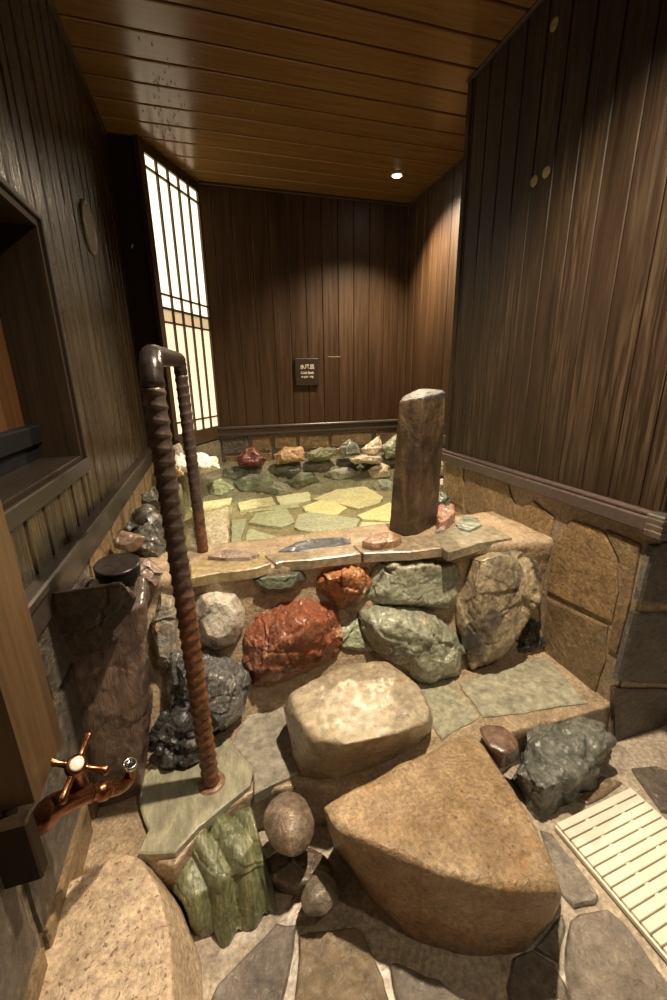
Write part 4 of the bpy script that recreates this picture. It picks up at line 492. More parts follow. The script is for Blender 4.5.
# paper of the screen, lit from behind
def paper(name, c0, c1, e):
    m, t, b = nt(name)
    v = vec_src(t, rnd=False)
    n1 = noise_tex(t, v, 3, 4, .6)
    b.inputs['Base Color'].default_value = (.7, .6, .45, 1)
    b.inputs['Roughness'].default_value = .8
    t.links.new(ramp(t, n1, [(.3, c0), (.7, c1)]), b.inputs['Emission Color'])
    b.inputs['Emission Strength'].default_value = e
    return m
M['paper'] = paper('backlit_screen_paper', (1, .80, .54), (1, .86, .62), 1.7)
M['paper2'] = paper('backlit_screen_paper_lower', (1, .76, .46), (1, .82, .54), 1.05)
M['paper3'] = paper('backlit_screen_band', (1, .66, .34), (1, .74, .42), .5)

m, t, b = nt('lamp_glass')
b.inputs['Base Color'].default_value = (.9, .9, .85, 1)
b.inputs['Emission Color'].default_value = (1, .9, .75, 1); b.inputs['Emission Strength'].default_value = 40
M['bulb'] = m

# pool water: clear, slightly green, fresnel gloss on gentle ripples
m, t, b = nt('clear_pool_water')
t.nodes.remove(b)
out = t.nodes['Material Output']
tr = t.nodes.new('ShaderNodeBsdfTransparent'); tr.inputs[0].default_value = (.94, .96, .90, 1)
gl = t.nodes.new('ShaderNodeBsdfGlossy'); gl.inputs['Roughness'].default_value = .03
fr = t.nodes.new('ShaderNodeFresnel'); fr.inputs[0].default_value = 1.33
mx = t.nodes.new('ShaderNodeMixShader')
bp = t.nodes.new('ShaderNodeBump'); bp.inputs['Strength'].default_value = .25; bp.inputs['Distance'].default_value = .02
v = vec_src(t, (1, 2, 1), rnd=False)
t.links.new(noise_tex(t, v, 6, 3, .5), bp.inputs['Height'])
t.links.new(bp.outputs[0], gl.inputs['Normal']); t.links.new(bp.outputs[0], fr.inputs['Normal'])
t.links.new(fr.outputs[0], mx.inputs[0]); t.links.new(tr.outputs[0], mx.inputs[1]); t.links.new(gl.outputs[0], mx.inputs[2])
t.links.new(mx.outputs[0], out.inputs['Surface'])
M['water'] = m

m, t, b = nt('water_droplets')
b.inputs['Base Color'].default_value = (.8, .8, .8, 1); b.inputs['Roughness'].default_value = .05
b.inputs['Transmission Weight'].default_value = .9; b.inputs['IOR'].default_value = 1.33
M['drop'] = m

# ------------------------------------------------------------------ rocks
_tmp = []
def remesh(bm, voxel, smooth, fac=.5):
    me = bpy.data.meshes.new('tmp'); bm.to_mesh(me); bm.free()
    o = bpy.data.objects.new('tmp', me); COL.objects.link(o)
    r = o.modifiers.new('r', 'REMESH'); r.mode = 'VOXEL'; r.voxel_size = voxel
    if smooth:
        s = o.modifiers.new('s', 'SMOOTH'); s.iterations = smooth; s.factor = fac
    dg = bpy.context.evaluated_depsgraph_get(); dg.update()
    res = bpy.data.meshes.new_from_object(o.evaluated_get(dg))
    bpy.data.objects.remove(o); bpy.data.meshes.remove(me)
    return res

def rough_up(me, amp, freq, seed, flute=0, crag=1.0):
    off = Vector((seed * 3.7, seed * 1.3, seed * 2.1))
    me.update()
    nrm = [v.normal.copy() for v in me.vertices]
    for v, n in zip(me.vertices, nrm):
        p = v.co * freq + off
        d = noise.noise(p) * .7 + noise.noise(p * 2.3) * .4 + noise.noise(p * 5.1) * .25 + noise.noise(p * 11) * .16
        r = 1 - abs(noise.noise(p * 1.4 + Vector((5, 9, 2))))
        d -= crag * max(0, r - .93) * 3.0
        if crag > .5:   # chipped flat facets, each tilted its own way
            for fq, wt in ((.55, 1.7), (1.25, .8), (2.9, .3)):
                w = p * fq + noise.noise_vector(p * 1.3) * .12
                dd, pp = noise.voronoi(w)
                c0 = pp[0]; hv = noise.noise_vector(c0 * 7.3 + Vector((.31, .73, .17)))
                d += wt * (hv.dot(w - c0) * 2.0 + hv.x * .35)
                d -= wt * max(0, .04 - (dd[1] - dd[0])) * 1.5
        if flute:
            d += 4.5 * (abs(math.sin((v.co.x + .38 * v.co.y) * 50 + 1.3 * noise.noise(v.co * 9))) - .6)
        v.co += n * (d * amp)

def rock(name, pts, mat, parent=None, voxel=None, smooth=4, amp=.008, freq=8, flute=0, bump=0, crag=None, **k):
    c = sum((Vector(p) for p in pts), Vector()) / len(pts)
    bm = bmesh.new()
    for p in pts: bm.verts.new(Vector(p) - c)
    r = bmesh.ops.convex_hull(bm, input=bm.verts)
    junk = [e for e in r['geom_interior'] if isinstance(e, bmesh.types.BMVert)] + [e for e in r['geom_unused'] if isinstance(e, bmesh.types.BMVert)]
    if junk: bmesh.ops.delete(bm, geom=list(set(junk)), context='VERTS')
    bmesh.ops.recalc_face_normals(bm, faces=bm.faces)
    size = max(max(v.co[i] for v in bm.verts) - min(v.co[i] for v in bm.verts) for i in range(3))
    me = remesh(bm, voxel or max(.0028, size / 100), smooth)
    if crag is None: crag = .35 if smooth > 5 else 1.0
    rough_up(me, amp, freq, len(COL.objects), flute, crag)
    me.name = name
    for p in me.polygons: p.use_smooth = True
    o = link(name, me, M[mat], parent)
    o.location = c
    return o

CATS = {'wall_stone': 'stone', 'edge_stone': 'stone', 'step_boulder': 'boulder', 'edge_boulder': 'boulder', 'pebble': 'pebble',
        'ledge_stone': 'stone', 'pool_stone': 'stone', 'submerged_stone': 'stone'}
for r in ROCKS:
    o = rock(r['n'], r['p'], r['m'], **r['k'])
    if r['n'] == 'submerged_stone':      # under water there is no wet film
        k = r['m'] + '_sunk'
        if k not in M:
            M[k] = M[r['m']].copy(); M[k].node_tree.nodes['Principled BSDF'].inputs['Coat Weight'].default_value = 0
        o.data.materials[0] = M[k]
    tag(o, r['l'], CATS[r['n']], r['g'])

SC = {'paving_slab': 'stone slab', 'ledge_slab': 'stone slab', 'stone_paver': 'paver', 'pool_flagstone': 'flagstone'}
for s in SLABS:
    bm = bmesh.new()
    P = [Vector((x, y, 0)) for x, y in s['p']]
    c = sum(P, Vector()) / len(P)
    big = s['n'] in ('stone_paver',)
    poly = []
    for i, p in enumerate(P):
        q = P[(i + 1) % len(P)]
        L = (q - p).length; n = max(2, int(L / .025))
        for k in range(n):
            w = p.lerp(q, k / n)
            d = Vector((noise.noise(w * 14), noise.noise(w * 14 + Vector((7, 3, 1))), 0)) * (.007 if k else .003)
            poly.append((w + d - c).to_2d())
    f = bm.faces.new([bm.verts.new((x, y, -s['t'])) for x, y in poly])
    ex = bmesh.ops.extrude_face_region(bm, geom=[f])
    vs = [e for e in ex['geom'] if isinstance(e, bmesh.types.BMVert)]
    for v in vs: v.co.z = 0
    topf = [e for e in ex['geom'] if isinstance(e, bmesh.types.BMFace)][0]
    bmesh.ops.inset_region(bm, faces=[topf], thickness=.004, depth=0)
    for v in topf.verts: v.co.z += .003
    for v in bm.verts:
        if v.co.z > -.01: v.co.z += noise.noise((v.co + c) * 9) * .0025
    o = fin(bm, s['n'], M[s['m']])
    o.location = (c.x, c.y, s['z'])
    tag(o, s['l'], SC[s['n']], s['g'])

# ------------------------------------------------------------------ setting: boards
LX, RX, CX, BY, RY0, RY1, H = -.368, 1.141, 1.478, 3.06, .76, 1.85, 2.3

def boards(bm, lay, axis, u0, u1, w0, w1, face, sgn, pitch=.112, gap=.0035, th=.018, phase=0., bev=.0025):
    """planks standing along z (axis: plan axis they repeat along). face = coordinate of visible face, sgn = outward side of that face"""
    u = u0 - phase
    while u < u1 - 1e-4:
        a, b_ = max(u + gap / 2, u0), min(u + pitch - gap / 2, u1)
        if b_ - a > .004:
            lo = [0, 0, w0]; hi = [0, 0, w1]
            lo[axis] = a; hi[axis] = b_
            o = 1 - axis
            lo[o], hi[o] = sorted((face, face - sgn * th))
            box(bm, lo, hi, bev=bev, layer=lay, val=random.random())
        u += pitch

def wall(name, mats):
    bm = bmesh.new(); lay = bm.faces.layers.float.new('plank'); return bm, lay

def done(bm, name, mats, kind='structure', parent=None):
    o = fin(bm, name, mats, parent)
    if not parent: tag(o, kind=kind)
    return o

def stone_panels(bm, polys, put, th=.012, jit=.004):
    """raised facing stones; put(u, v, d) -> 3d, d = height off the mortar; last entry of each poly tuple is a material index"""
    for poly, mi in polys:
        c = Vector((sum(p[0] for p in poly) / len(poly), sum(p[1] for p in poly) / len(poly)))
        pts = []
        for i, p in enumerate(poly):
            q = poly[(i + 1) % len(poly)]
            p = Vector(p[:2]); q = Vector(q[:2])
            n = max(1, int((q - p).length / .03))
            for k in range(n):
                w = p.lerp(q, k / n)
                w = w + Vector((noise.noise((w.x * 13, w.y * 13, 1)), noise.noise((w.x * 13, w.y * 13, 8)))) * jit
                pts.append(w)
        a = [bm.verts.new(put(p.x, p.y, -.01)) for p in pts]
        b_ = [bm.verts.new(put(p.x, p.y, th * .7)) for p in pts]
        cc = [bm.verts.new(put(*(c + (p - c) * .95), th)) for p in pts]
        n = len(pts); fs = []
        for r0, r1 in ((a, b_), (b_, cc)):
            for i in range(n): fs.append(bm.faces.new((r0[i], r0[(i + 1) % n], r1[(i + 1) % n], r1[i])))
        fs.append(bm.faces.new(cc))
        for f in fs: f.material_index = mi

def ashlar(u0, u1, v0, v1, w, h, seed, mats=(1, 2)):
    rnd = random.Random(seed); out = []; v = v0; row = 0
    while v < v1 - .02:
        hh = min(h * rnd.uniform(.8, 1.2), v1 - v); u = u0 - rnd.uniform(0, w * .6)
        while u < u1 - .02:
            ww = w * rnd.uniform(.6, 1.4); a, b_ = max(u, u0), min(u + ww, u1)
            if b_ - a > .04:
                s = .012; k = lambda: rnd.uniform(-.012, .012)
                out.append(([(a + s, v + s + k()), (b_ - s + k(), v + s), (b_ - s, v + hh - s + k()), (a + s + k(), v + hh - s)], rnd.choice(mats)))
            u += ww
        v += hh; row += 1
    return out

# left wall: boards around the recessed opening
ZT = .77
WY0, WY1, WZ0, WZ1 = .60, 1.34, .93, 1.535
bm, lay = wall('wall_left', None)
boards(bm, lay, 1, WY1, 2.64, .74, H, LX, 1, pitch=.098, gap=.005, bev=.0065)
boards(bm, lay, 1, WY0, WY1, .74, WZ0, LX, 1, pitch=.098, gap=.005, bev=.0065)
boards(bm, lay, 1, WY0, WY1, WZ1, H, LX, 1, pitch=.098, gap=.005, bev=.0065)
boards(bm, lay, 1, -1.2, WY0, .74, H, LX, 1, pitch=.098, gap=.005, bev=.0065)
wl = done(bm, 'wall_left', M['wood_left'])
bm = bmesh.new()
box(bm, (LX - .05, WY1, .70), (LX - .014, 2.70, H)); box(bm, (LX - .05, WY0, .70), (LX - .014, WY1, WZ0))
box(bm, (LX - .05, WY0, WZ1), (LX - .014, WY1, H)); box(bm, (LX - .05, -1.2, .70), (LX - .014, WY0, H))
fin(bm, 'backing', M['gap'], wl)
bm = bmesh.new()
box(bm, (LX - .12, -1.2, -.1), (LX, 3.2, .715), mi=0)
stone_panels(bm, ashlar(.3, 3.0, .02, .70, .34, .24, 4), lambda u, v, d: Vector((LX + d, u, v)), th=.01)
fin(bm, 'stone_facing', [M['wall_mortar'], M['dado2'], M['dado_dark']], wl)
bm = bmesh.new()
box(bm, (LX - .03, .3, .69), (LX + .022, 2.64, .75), .004)
box(bm, (LX - .03, .3, .7505), (LX + .030, 2.64, .772), .004)
tag(fin(bm, 'trim_1', M['trim_left']), kind='structure')

# recessed opening in the left wall
bm, lay = wall('x', None)
box(bm, (-.49, WY1 - .018, WZ0 + .001), (LX - .001, WY1 - .0005, WZ1 - .001), layer=lay, val=.2)
box(bm, (-.49, WY0, WZ1 - .018), (LX - .001, WY1 - .019, WZ1 - .0005), layer=lay, val=.6)
box(bm, (-.49, WY0 + .0005, WZ0 + .001), (LX - .001, WY0 + .018, WZ1 - .019), layer=lay, val=.4)
op = fin(bm, 'window_2', M['wood_panel']); tag(op, kind='structure')
bm, lay = wall('x', None)
box(bm, (-.51, WY0, WZ0), (-.49, WY1 - .0, WZ1 + .01), layer=lay, val=.5)
fin(bm, 'back_panel', M['wood_orange'], op)
bm = bmesh.new(); box(bm, (-.49, WY0, .985), (-.455, WY1 - .002, 1.035), .004); box(bm, (-.49, WY0, WZ0 + .012), (-.47, WY1 - .002, .985), .003)
fin(bm, 'lower_rail', M['black_plastic'], op)
bm, lay = wall('x', None)
box(bm, (-.50, WY0 + .02, WZ0 - .0), (LX - .001, WY1 - .02, WZ0 + .014), .002, layer=lay, val=.3)
box(bm, (LX - .001, WY0, WZ0 - .035), (LX + .012, WY1 + .012, WZ0 + .004), .003, layer=lay, val=.3)
fin(bm, 'window_sill', M['trim_dark'], op)
bm = bmesh.new()
box(bm, (LX - .01, WY1, WZ0), (LX + .008, WY1 + .014, WZ1 + .014), .002); box(bm, (LX - .01, WY0, WZ1), (LX + .008, WY1, WZ1 + .014), .002)
fin(bm, 'window_frame', M['trim_dark'], op)

# near left timber post with its shorter backing piece
bm, lay = wall('x', None)
box(bm, (-.55, .565, .545), (-.302, .683, H - .002), .004, layer=lay, val=.5)
po = fin(bm, 'timber_post', M['wood_post'], origin=(-.42, .62, .545))
tag(po, kind='structure'); po.name = 'trim_2'
bm, lay = wall('x', None)
box(bm, (-.55, .538, .428), (-.309, .562, .544), .003, layer=lay, val=.5)
fin(bm, 'trim_3', M['wood_panel']); tag(bpy.data.objects['trim_3'], kind='structure')  # darker wood than the post: shade of its unlit front put into the colour

# end panel and lit paper screen in the far left corner
SA, SB = Vector((-.207, 2.63, 0)), Vector((.053, 3.066, 0))
bm, lay = wall('x', None)
box(bm, (LX - .02, 2.632, .80), (-.216, 2.66, H), layer=lay, val=.3)
ep = done(bm, 'wall_corner', M['wood_panel'])
bm = bmesh.new()
box(bm, (LX, 2.60, .73), (-.19, 2.66, .80), .004)
fin(bm, 'trim', M['trim_dark'], ep)
bm = bmesh.new()
prism(bm, [(LX - .02, 2.65), (-.2, 2.65), (.06, 3.08), (LX - .02, 3.08)], -.1, .73, 0)
fin(bm, 'stone_facing', M['wall_mortar'], ep)
d = (SB - SA).normalized(); nrm = Vector((d.y, -d.x, 0))       # towards the room
def sp_(u, v): return SA + d * (u * (SB - SA).length) + nrm * v
def sbar(bm, u0, u1, z0, z1, v0, v1, bev=.002):
    a, b_ = sp_(u0, v0), sp_(u1, v0)
    obox(bm, (a.x, a.y), (b_.x, b_.y), -(v1 - v0), z0, z1, bev)
bm = bmesh.new()
sbar(bm, -.06, .02, .74, H - .001, -.02, .003); sbar(bm, .975, 1.02, .74, H - .001, -.02, .003)
sbar(bm, .02, .975, .745, .83, -.02, .003); sbar(bm, .02, .975, 2.245, H - .001, -.02, .003)
sc = fin(bm, 'window_1', M['wood_shoji']); tag(sc, kind='structure')
bm = bmesh.new(); sbar(bm, .02, .975, 1.531, 2.245, -.012, -.008, 0)
fin(bm, 'paper_pane', M['paper'], sc)
bm = bmesh.new(); sbar(bm, .02, .975, .83, 1.456, -.012, -.008, 0)
fin(bm, 'paper_pane', M['paper2'], sc)
bm = bmesh.new(); sbar(bm, .02, .975, 1.4561, 1.5309, -.012, -.007, 0)
fin(bm, 'middle_band', M['paper3'], sc)
for k in range(1, 5):
    u = .02 + .955 * k / 5; w = .011
    bm = bmesh.new(); sbar(bm, u - w, u + w, .8295, 2.2455, -.0065, .003, .0012)
    fin(bm, 'muntin', M['wood_shoji'], sc)
for z, w in ((2.185, .005), (1.60, .005), (1.53, .006), (1.457, .005), (.898, .005)):
    bm = bmesh.new(); sbar(bm, .02, .975, z - w, z + w, -.0062, .0035, .0012)
    fin(bm, 'crossbar', M['wood_shoji'], sc)
# small hook on the end panel
hk = PTS['hook']
bm = bmesh.new()
sweep(bm, [(hk[0], 2.632, hk[2] + .006), (hk[0], 2.612, hk[2] + .006), (hk[0], 2.604, hk[2] - .004), (hk[0], 2.606, hk[2] - .016), (hk[0], 2.596, hk[2] - .018), (hk[0], 2.592, hk[2] - .008)], [.003] * 6, 10)
lathe(bm, [(.009, 0), (.009, .003), (.005, .004)], (hk[0], 2.632, hk[2] + .006), Vector((0, -1, 0)), 16)
o = fin(bm, 'wall_hook', M['steel'], smooth=True, origin=(hk[0], 2.63, hk[2])); tag(o, 'tiny metal hook on the dark end panel left of the paper screen', 'hook')

# back wall
bm, lay = wall('x', None)
boards(bm, lay, 0, .03, CX + .01, .79, H, BY, -1, pitch=.117, phase=.02)
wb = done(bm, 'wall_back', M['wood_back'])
bm = bmesh.new(); box(bm, (.0, BY + .014, .7), (CX + .1, BY + .05, H)); fin(bm, 'backing', M['gap'], wb)
bm = bmesh.new(); box(bm, (-.1, BY, -.1), (CX + .1, BY + .1, .755))
stone_panels(bm, ashlar(.05, CX, .42, .745, .27, .20, 9, (1, 1, 2)), lambda u, v, d: Vector((u, BY - d, v)), th=.012)
fin(bm, 'stone_facing', [M['wall_mortar'], M['dado2'], M['dado_dark']], wb)
bm = bmesh.new()
box(bm, (.02, BY - .022, .752), (CX, BY + .02, .80), .004); box(bm, (.02, BY - .030, .8005), (CX, BY + .02, .818), .003)
tag(fin(bm, 'trim_4', M['trim']), kind='structure')
sc_ = PTS['scratch']
bm = bmesh.new(); box(bm, (sc_[0][0], BY - .0004, 1.289), (sc_[1][0], BY + .002, 1.293))
fin(bm, 'pale_scratch', M['plug'], wb)

# recess side wall (right, far)
bm, lay = wall('x', None)
boards(bm, lay, 1, RY1 + .0, BY, .76, H, CX, -1, pitch=.112, phase=.03)
wr2 = done(bm, 'wall_recess', M['wood_back'])
bm = bmesh.new(); box(bm, (CX + .014, 1.7, .7), (CX + .05, BY + .05, H)); fin(bm, 'backing', M['gap'], wr2)
bm = bmesh.new(); box(bm, (CX, 1.7, -.1), (CX + .1, BY + .1, .72))
stone_panels(bm, ashlar(RY1, BY, .3, .71, .27, .20, 12, (1, 2)), lambda u, v, d: Vector((CX - d, u, v)), th=.012)
fin(bm, 'stone_facing', [M['wall_mortar'], M['dado2'], M['dado_dark']], wr2)
bm = bmesh.new(); box(bm, (CX - .022, RY1, .715), (CX + .02, BY - .03, .77), .004)
tag(fin(bm, 'trim_5', M['trim']), kind='structure')
bm = bmesh.new(); box(bm, (CX - .014, BY - .014, .82), (CX + .004, BY + .004, H - .004), .002)
tag(fin(bm, 'trim_6', M['wood_shoji']), kind='structure')

# right wall block (near): side, front, far end
bm, lay = wall('x', None)
boards(bm, lay, 1, RY0 + .005, RY1 - .035, .765, H, RX, -1, pitch=.098, phase=.04)
boards(bm, lay, 0, RX + .005, 2.4, .765, H, RY0, -1, pitch=.098)
box(bm, (RX - .006, RY1 - .034, .765), (RX + .03, RY1, H), .003, layer=lay, val=0.)
box(bm, (RX + .03, RY1 - .02, .72), (CX + .02, RY1, H), layer=lay, val=0.)
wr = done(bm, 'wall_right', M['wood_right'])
bm = bmesh.new(); box(bm, (RX + .012, RY0 + .012, .70), (2.4, RY1 - .004, H - .001)); fin(bm, 'backing', M['gap'], wr)
bm = bmesh.new(); box(bm, (RX, RY0, -.1), (2.4, RY1, .735))
stone_panels(bm, [([tuple(q) for q in p], 1 if i % 2 == 0 else 2) for i, p in enumerate(DADO['right'])], lambda u, v, dd: Vector((RX - dd, u, v)), th=.007)
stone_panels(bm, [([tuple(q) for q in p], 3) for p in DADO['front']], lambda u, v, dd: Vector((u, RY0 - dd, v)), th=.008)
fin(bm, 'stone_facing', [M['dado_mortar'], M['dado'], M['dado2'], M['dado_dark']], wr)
bm = bmesh.new()
box(bm, (RX - .028, RY0 - .02, .728), (RX + .02, RY1 + .004, .772), .005); box(bm, (RX - .022, RY0 - .014, .7725), (RX + .02, RY1, .784), .003)
box(bm, (RX + .021, RY0 - .028, .728), (2.4, RY0 + .02, .772), .005); box(bm, (RX + .021, RY0 - .022, .7725), (2.4, RY0 + .02, .784), .003)
tr_ = fin(bm, 'trim_7', M['trim']); tag(tr_, kind='structure')
bm = bmesh.new()
box(bm, (RX - .033, RY0 - .034, .722), (RX + .010, RY0 + .012, .786), .003)
for z in (.735, .752, .769): box(bm, (RX - .036, RY0 - .037, z), (RX + .0125, RY0 + .0095, z + .006), .001)
fin(bm, 'corner_cap', M['steel'], tr_)
bm = bmesh.new(); box(bm, (RX - .031, RY1 - .01, .724), (RX + .012, RY1 + .008, .788), .003)
fin(bm, 'end_cap', M['steel'], tr_)
for p in PTS['plugs']:
    bm = bmesh.new(); lathe(bm, [(.0165, 0), (.0165, .002), (.014, .003)], (RX + .0, p[1], p[2]), Vector((-1, 0, 0)), 24)
    fin(bm, 'wood_plug', M['plug'], wr)

# ceiling
bm = bmesh.new(); lay = bm.faces.layers.float.new('plank')
y = 1.926 - .1405 * 22
while y < BY:
    box(bm, (LX - .02, y + .0055, H), (2.4, min(y + .1405 - .0055, BY + .02), H + .015), bev=.003, layer=lay, val=random.random())
    y += .1405
cl = done(bm, 'ceiling', M['wood_ceiling'])
bm = bmesh.new(); box(bm, (LX - .1, -1.2, H + .012), (2.4, BY + .1, H + .04)); fin(bm, 'backing', M['gap'], cl)
bm = bmesh.new(); box(bm, (LX - .004, -1.2, H - .014), (LX + .014, 2.63, H), .002); box(bm, (RX - .012, RY0, H - .012), (RX + .004, RY1, H), .002); box(bm, (.06, BY - .012, H - .012), (CX, BY + .004, H), .002); box(bm, (CX - .012, RY1, H - .012), (CX + .004, BY - .013, H), .002)
fin(bm, 'moulding', M['wood_shoji'], cl)
# condensation drops
bm = bmesh.new()
rnd = random.Random(3)
for i in range(110):
    if i < 60: x, yy = rnd.gauss(-.05, .06), rnd.uniform(1.95, 2.6)
    else: x, yy = rnd.uniform(-.1, 1.0), rnd.gauss(2.45, .12)
    if yy > 2.6 or x < LX + .05: continue
    r = rnd.uniform(.0018, .0042)
    q = bmesh.ops.create_icosphere(bm, subdivisions=1, radius=r)
    for v in q['verts']: v.co = Vector((v.co.x + x, v.co.y + yy, v.co.z * 1.3 + H - r * .8))
o = fin(bm, 'water_droplets', M['drop'], smooth=True); tag(o, 'beads of condensation hanging under the ceiling boards', 'water drops', kind='stuff')

# ceiling downlight
L0 = PTS['light']
dl = empty('downlight', (L0[0], L0[1], H)); tag(dl, 'small round recessed downlight glowing in the ceiling', 'lamp')
bm = bmesh.new()
lathe(bm, [(.036, 0), (.036, -.004), (.029, -.006), (.026, -.002)], (L0[0], L0[1], H), seg=36)
fin(bm, 'trim_ring', M['lamp_ring'], dl, smooth=True)
bm = bmesh.new(); lathe(bm, [(.025, -.003), (.022, -.007), (.012, -.010), (.0, -.011)], (L0[0], L0[1], H), seg=28)
fin(bm, 'bulb', M['bulb'], dl, smooth=True)

# sign
sg = PTS['sign']; x0, x1, z1, z0 = sg[0][0], sg[1][0], sg[0][2], sg[1][2]
z0 += .006; z1 += .024
sn = empty('wall_sign', ((x0 + x1) / 2, BY, (z0 + z1) / 2)); tag(sn, 'square dark cold bath sign with pale lettering on the back wall', 'sign')
bm = bmesh.new(); box(bm, (x0, BY - .016, z0), (x1, BY - .001, z1), .003); fin(bm, 'plate', M['sign'], sn)
def text(body, size, z, x=None, w=None):
    cu = bpy.data.curves.new('lettering', 'FONT'); cu.body = body; cu.size = size; cu.align_x = 'CENTER'; cu.align_y = 'CENTER'; cu.extrude = .0006; cu.offset = .0006
    o = bpy.data.objects.new('lettering', cu); COL.objects.link(o)
    dg = bpy.context.evaluated_depsgraph_get(); dg.update()
    me = bpy.data.meshes.new_from_object(o.evaluated_get(dg)); me.name = 'lettering'; me.materials.clear(); me.materials.append(M['letters'])
    bpy.data.objects.remove(o); bpy.data.curves.remove(cu)
    o = bpy.data.objects.new('lettering', me); COL.objects.link(o); o.parent = sn
    o.location = (0, -.0172, z - (z0 + z1) / 2); o.rotation_euler = (PI / 2, 0, 0)
    return o
zc = (z0 + z1) / 2
text('水風呂', .036, zc + .034); text('Cold Bath', .024, zc - .006); text('冷水浴  냉탕', .017, zc - .036)

# vent grille
vv = PTS['vent']; vy, vz = vv[1], vv[2]
ve = empty('vent_grille', (LX, vy, vz)); tag(ve, 'round louvred vent grille on the dark boarded left wall', 'vent')
bm = bmesh.new(); lathe(bm, [(.086, 0), (.086, .006), (.081, .0105), (.075, .0105), (.0718, .0040)], (LX, vy, vz), Vector((1, 0, 0)), 40)
fin(bm, 'frame', M['vent'], ve, smooth=True)
bm = bmesh.new(); lathe(bm, [(.0715, .004), (.0715, .0085)], (LX, vy, vz), Vector((1, 0, 0)), 40)
fin(bm, 'dark_backing', M['gap'], ve)
bm = bmesh.new()
for k in range(-4, 5):
    zz = k * .0150; hw = math.sqrt(.0700 ** 2 - zz ** 2)
    box(bm, (LX + .0080, vy - hw, vz + zz - .0030), (LX + .0093, vy + hw, vz + zz + .0030))
bmesh.ops.rotate(bm, verts=bm.verts, cent=(LX, vy, vz), matrix=Matrix.Rotation(math.radians(-12), 3, 'X'))
fin(bm, 'louvres', M['louvre'], ve)

# ------------------------------------------------------------------ floor, step, pool
def lumpy(bm, name, mat, voxel, amp, freq, smooth=2, parent=None):
    me = remesh(bm, voxel, smooth); rough_up(me, amp, freq, 3, 0, 0)
    for p in me.polygons: p.use_smooth = True
    o = link(name, me, mat, parent); return o
bm = bmesh.new(); box(bm, (LX - .1, -1.2, -.12), (2.4, 1.2, 0))
tag(fin(bm, 'floor', M['mortar_wet']), kind='structure')

TZ = .13
bm = bmesh.new()
prism(bm, [(LX - .05, .76), (-.24, .74), (-.17, .70), (-.09, .78), (.02, .82), (.12, .80), (.3, .74), (.5, .72), (.66, .74), (.78, .78), (1.0, .77), (1.16, .775), (1.16, 1.3), (LX - .05, 1.3)], -.06, TZ + .005)
o = lumpy(bm, 'floor_step', M['mortar'], .009, .0035, 14); tag(o, kind='structure')

# pool wall: mortar mass behind the face stones
bm = bmesh.new()
def wy(z): return 1.05 + .43 * (z - .11)
rows = []
for x, ly in ((LX - .02, 1.205), (-.16, 1.195), (-.06, 1.168), (.35, 1.190), (.65, 1.175), (.93, 1.11), (RX + .02, 1.09)):
    sec = [(wy(.05) - .005, .05), (wy(.30) - .002, .30), (ly + .010, .50), (ly, .568), (ly + .012, .584), (1.44, .580), (1.50, .46), (1.55, .12)]
    rows.append([bm.verts.new((x, y, z)) for y, z in sec])
n = len(rows[0])
bm.faces.new(rows[0]); bm.faces.new(rows[-1][::-1])
for a, b_ in zip(rows, rows[1:]):
    for i in range(n): bm.faces.new((a[i], b_[i], b_[(i + 1) % n], a[(i + 1) % n]))
bmesh.ops.recalc_face_normals(bm, faces=bm.faces)
o = lumpy(bm, 'pool_wall', M['mortar'], .012, .006, 10); tag(o, kind='structure')
bm = bmesh.new()
box(bm, (LX - .05, 1.3, .10), (CX + .05, 3.1, .377))
bmesh.ops.subdivide_edges(bm, edges=bm.edges, cuts=1)
o = fin(bm, 'pool_floor', M['poolbed']); tag(o, kind='structure')
# sloping sunken bank under the back stones and at the right
bm = bmesh.new()
sec = [(2.56, .30), (2.70, .42), (2.84, .50), (2.9, .56), (3.08, .56), (3.08, .2)]
n = len(sec); a = [bm.verts.new((LX - .02, y, z)) for y, z in sec]; b_ = [bm.verts.new((CX + .02, y, z)) for y, z in sec]
bm.faces.new(a); bm.faces.new(b_[::-1])
for i in range(n): bm.faces.new((a[i], b_[i], b_[(i + 1) % n], a[(i + 1) % n]))
bmesh.ops.recalc_face_normals(bm, faces=bm.faces)
o = lumpy(bm, 'pool_bank', M['poolbank'], .014, .02, 7); tag(o, kind='structure')
bm = bmesh.new()
prism(bm, [(RX - .02, 1.40), (RX + .05, 1.84), (CX + .03, 1.84), (CX + .03, 2.6), (1.30, 2.45), (1.16, 2.0), (1.06, 1.65), (1.02, 1.42)], .2, .49)
o = lumpy(bm, 'pool_bank', M['mortar'], .014, .02, 8); tag(o, kind='structure')
bm = bmesh.new()
prism(bm, [(LX - .02, 1.3), (-.18, 1.32), (-.16, 1.6), (-.22, 1.9), (-.2, 2.5), (LX - .02, 2.6)], .2, .57)
o = lumpy(bm, 'pool_bank', M['poolbank'], .014, .015, 9); tag(o, kind='structure')
# water
bm = bmesh.new()
bmesh.ops.create_grid(bm, x_segments=60, y_segments=60, size=1)
for v in bm.verts: v.co = Vector((LX + (v.co.x + 1) / 2 * (CX - LX), 1.42 + (v.co.y + 1) / 2 * (BY - 1.42), .5))
o = fin(bm, 'pool_water', M['water'], smooth=True); tag(o, 'clear still greenish water filling the stone pool', 'water', kind='stuff')
# sunken step
sbk = PTS['stepblock']
us = empty('submerged_step', (-.1, 1.9, .385)); tag(us, 'pale sunken step block with yellow top under water behind the far rail post', 'step')
o = rock('block', PTS['sblock'], 'whitetan', us, smooth=2, amp=.004)
bm = bmesh.new(); prism(bm, [p[:2] for p in PTS['stop']], .462, .472)
fin(bm, 'top_slab', M['pf_yellow'], us)

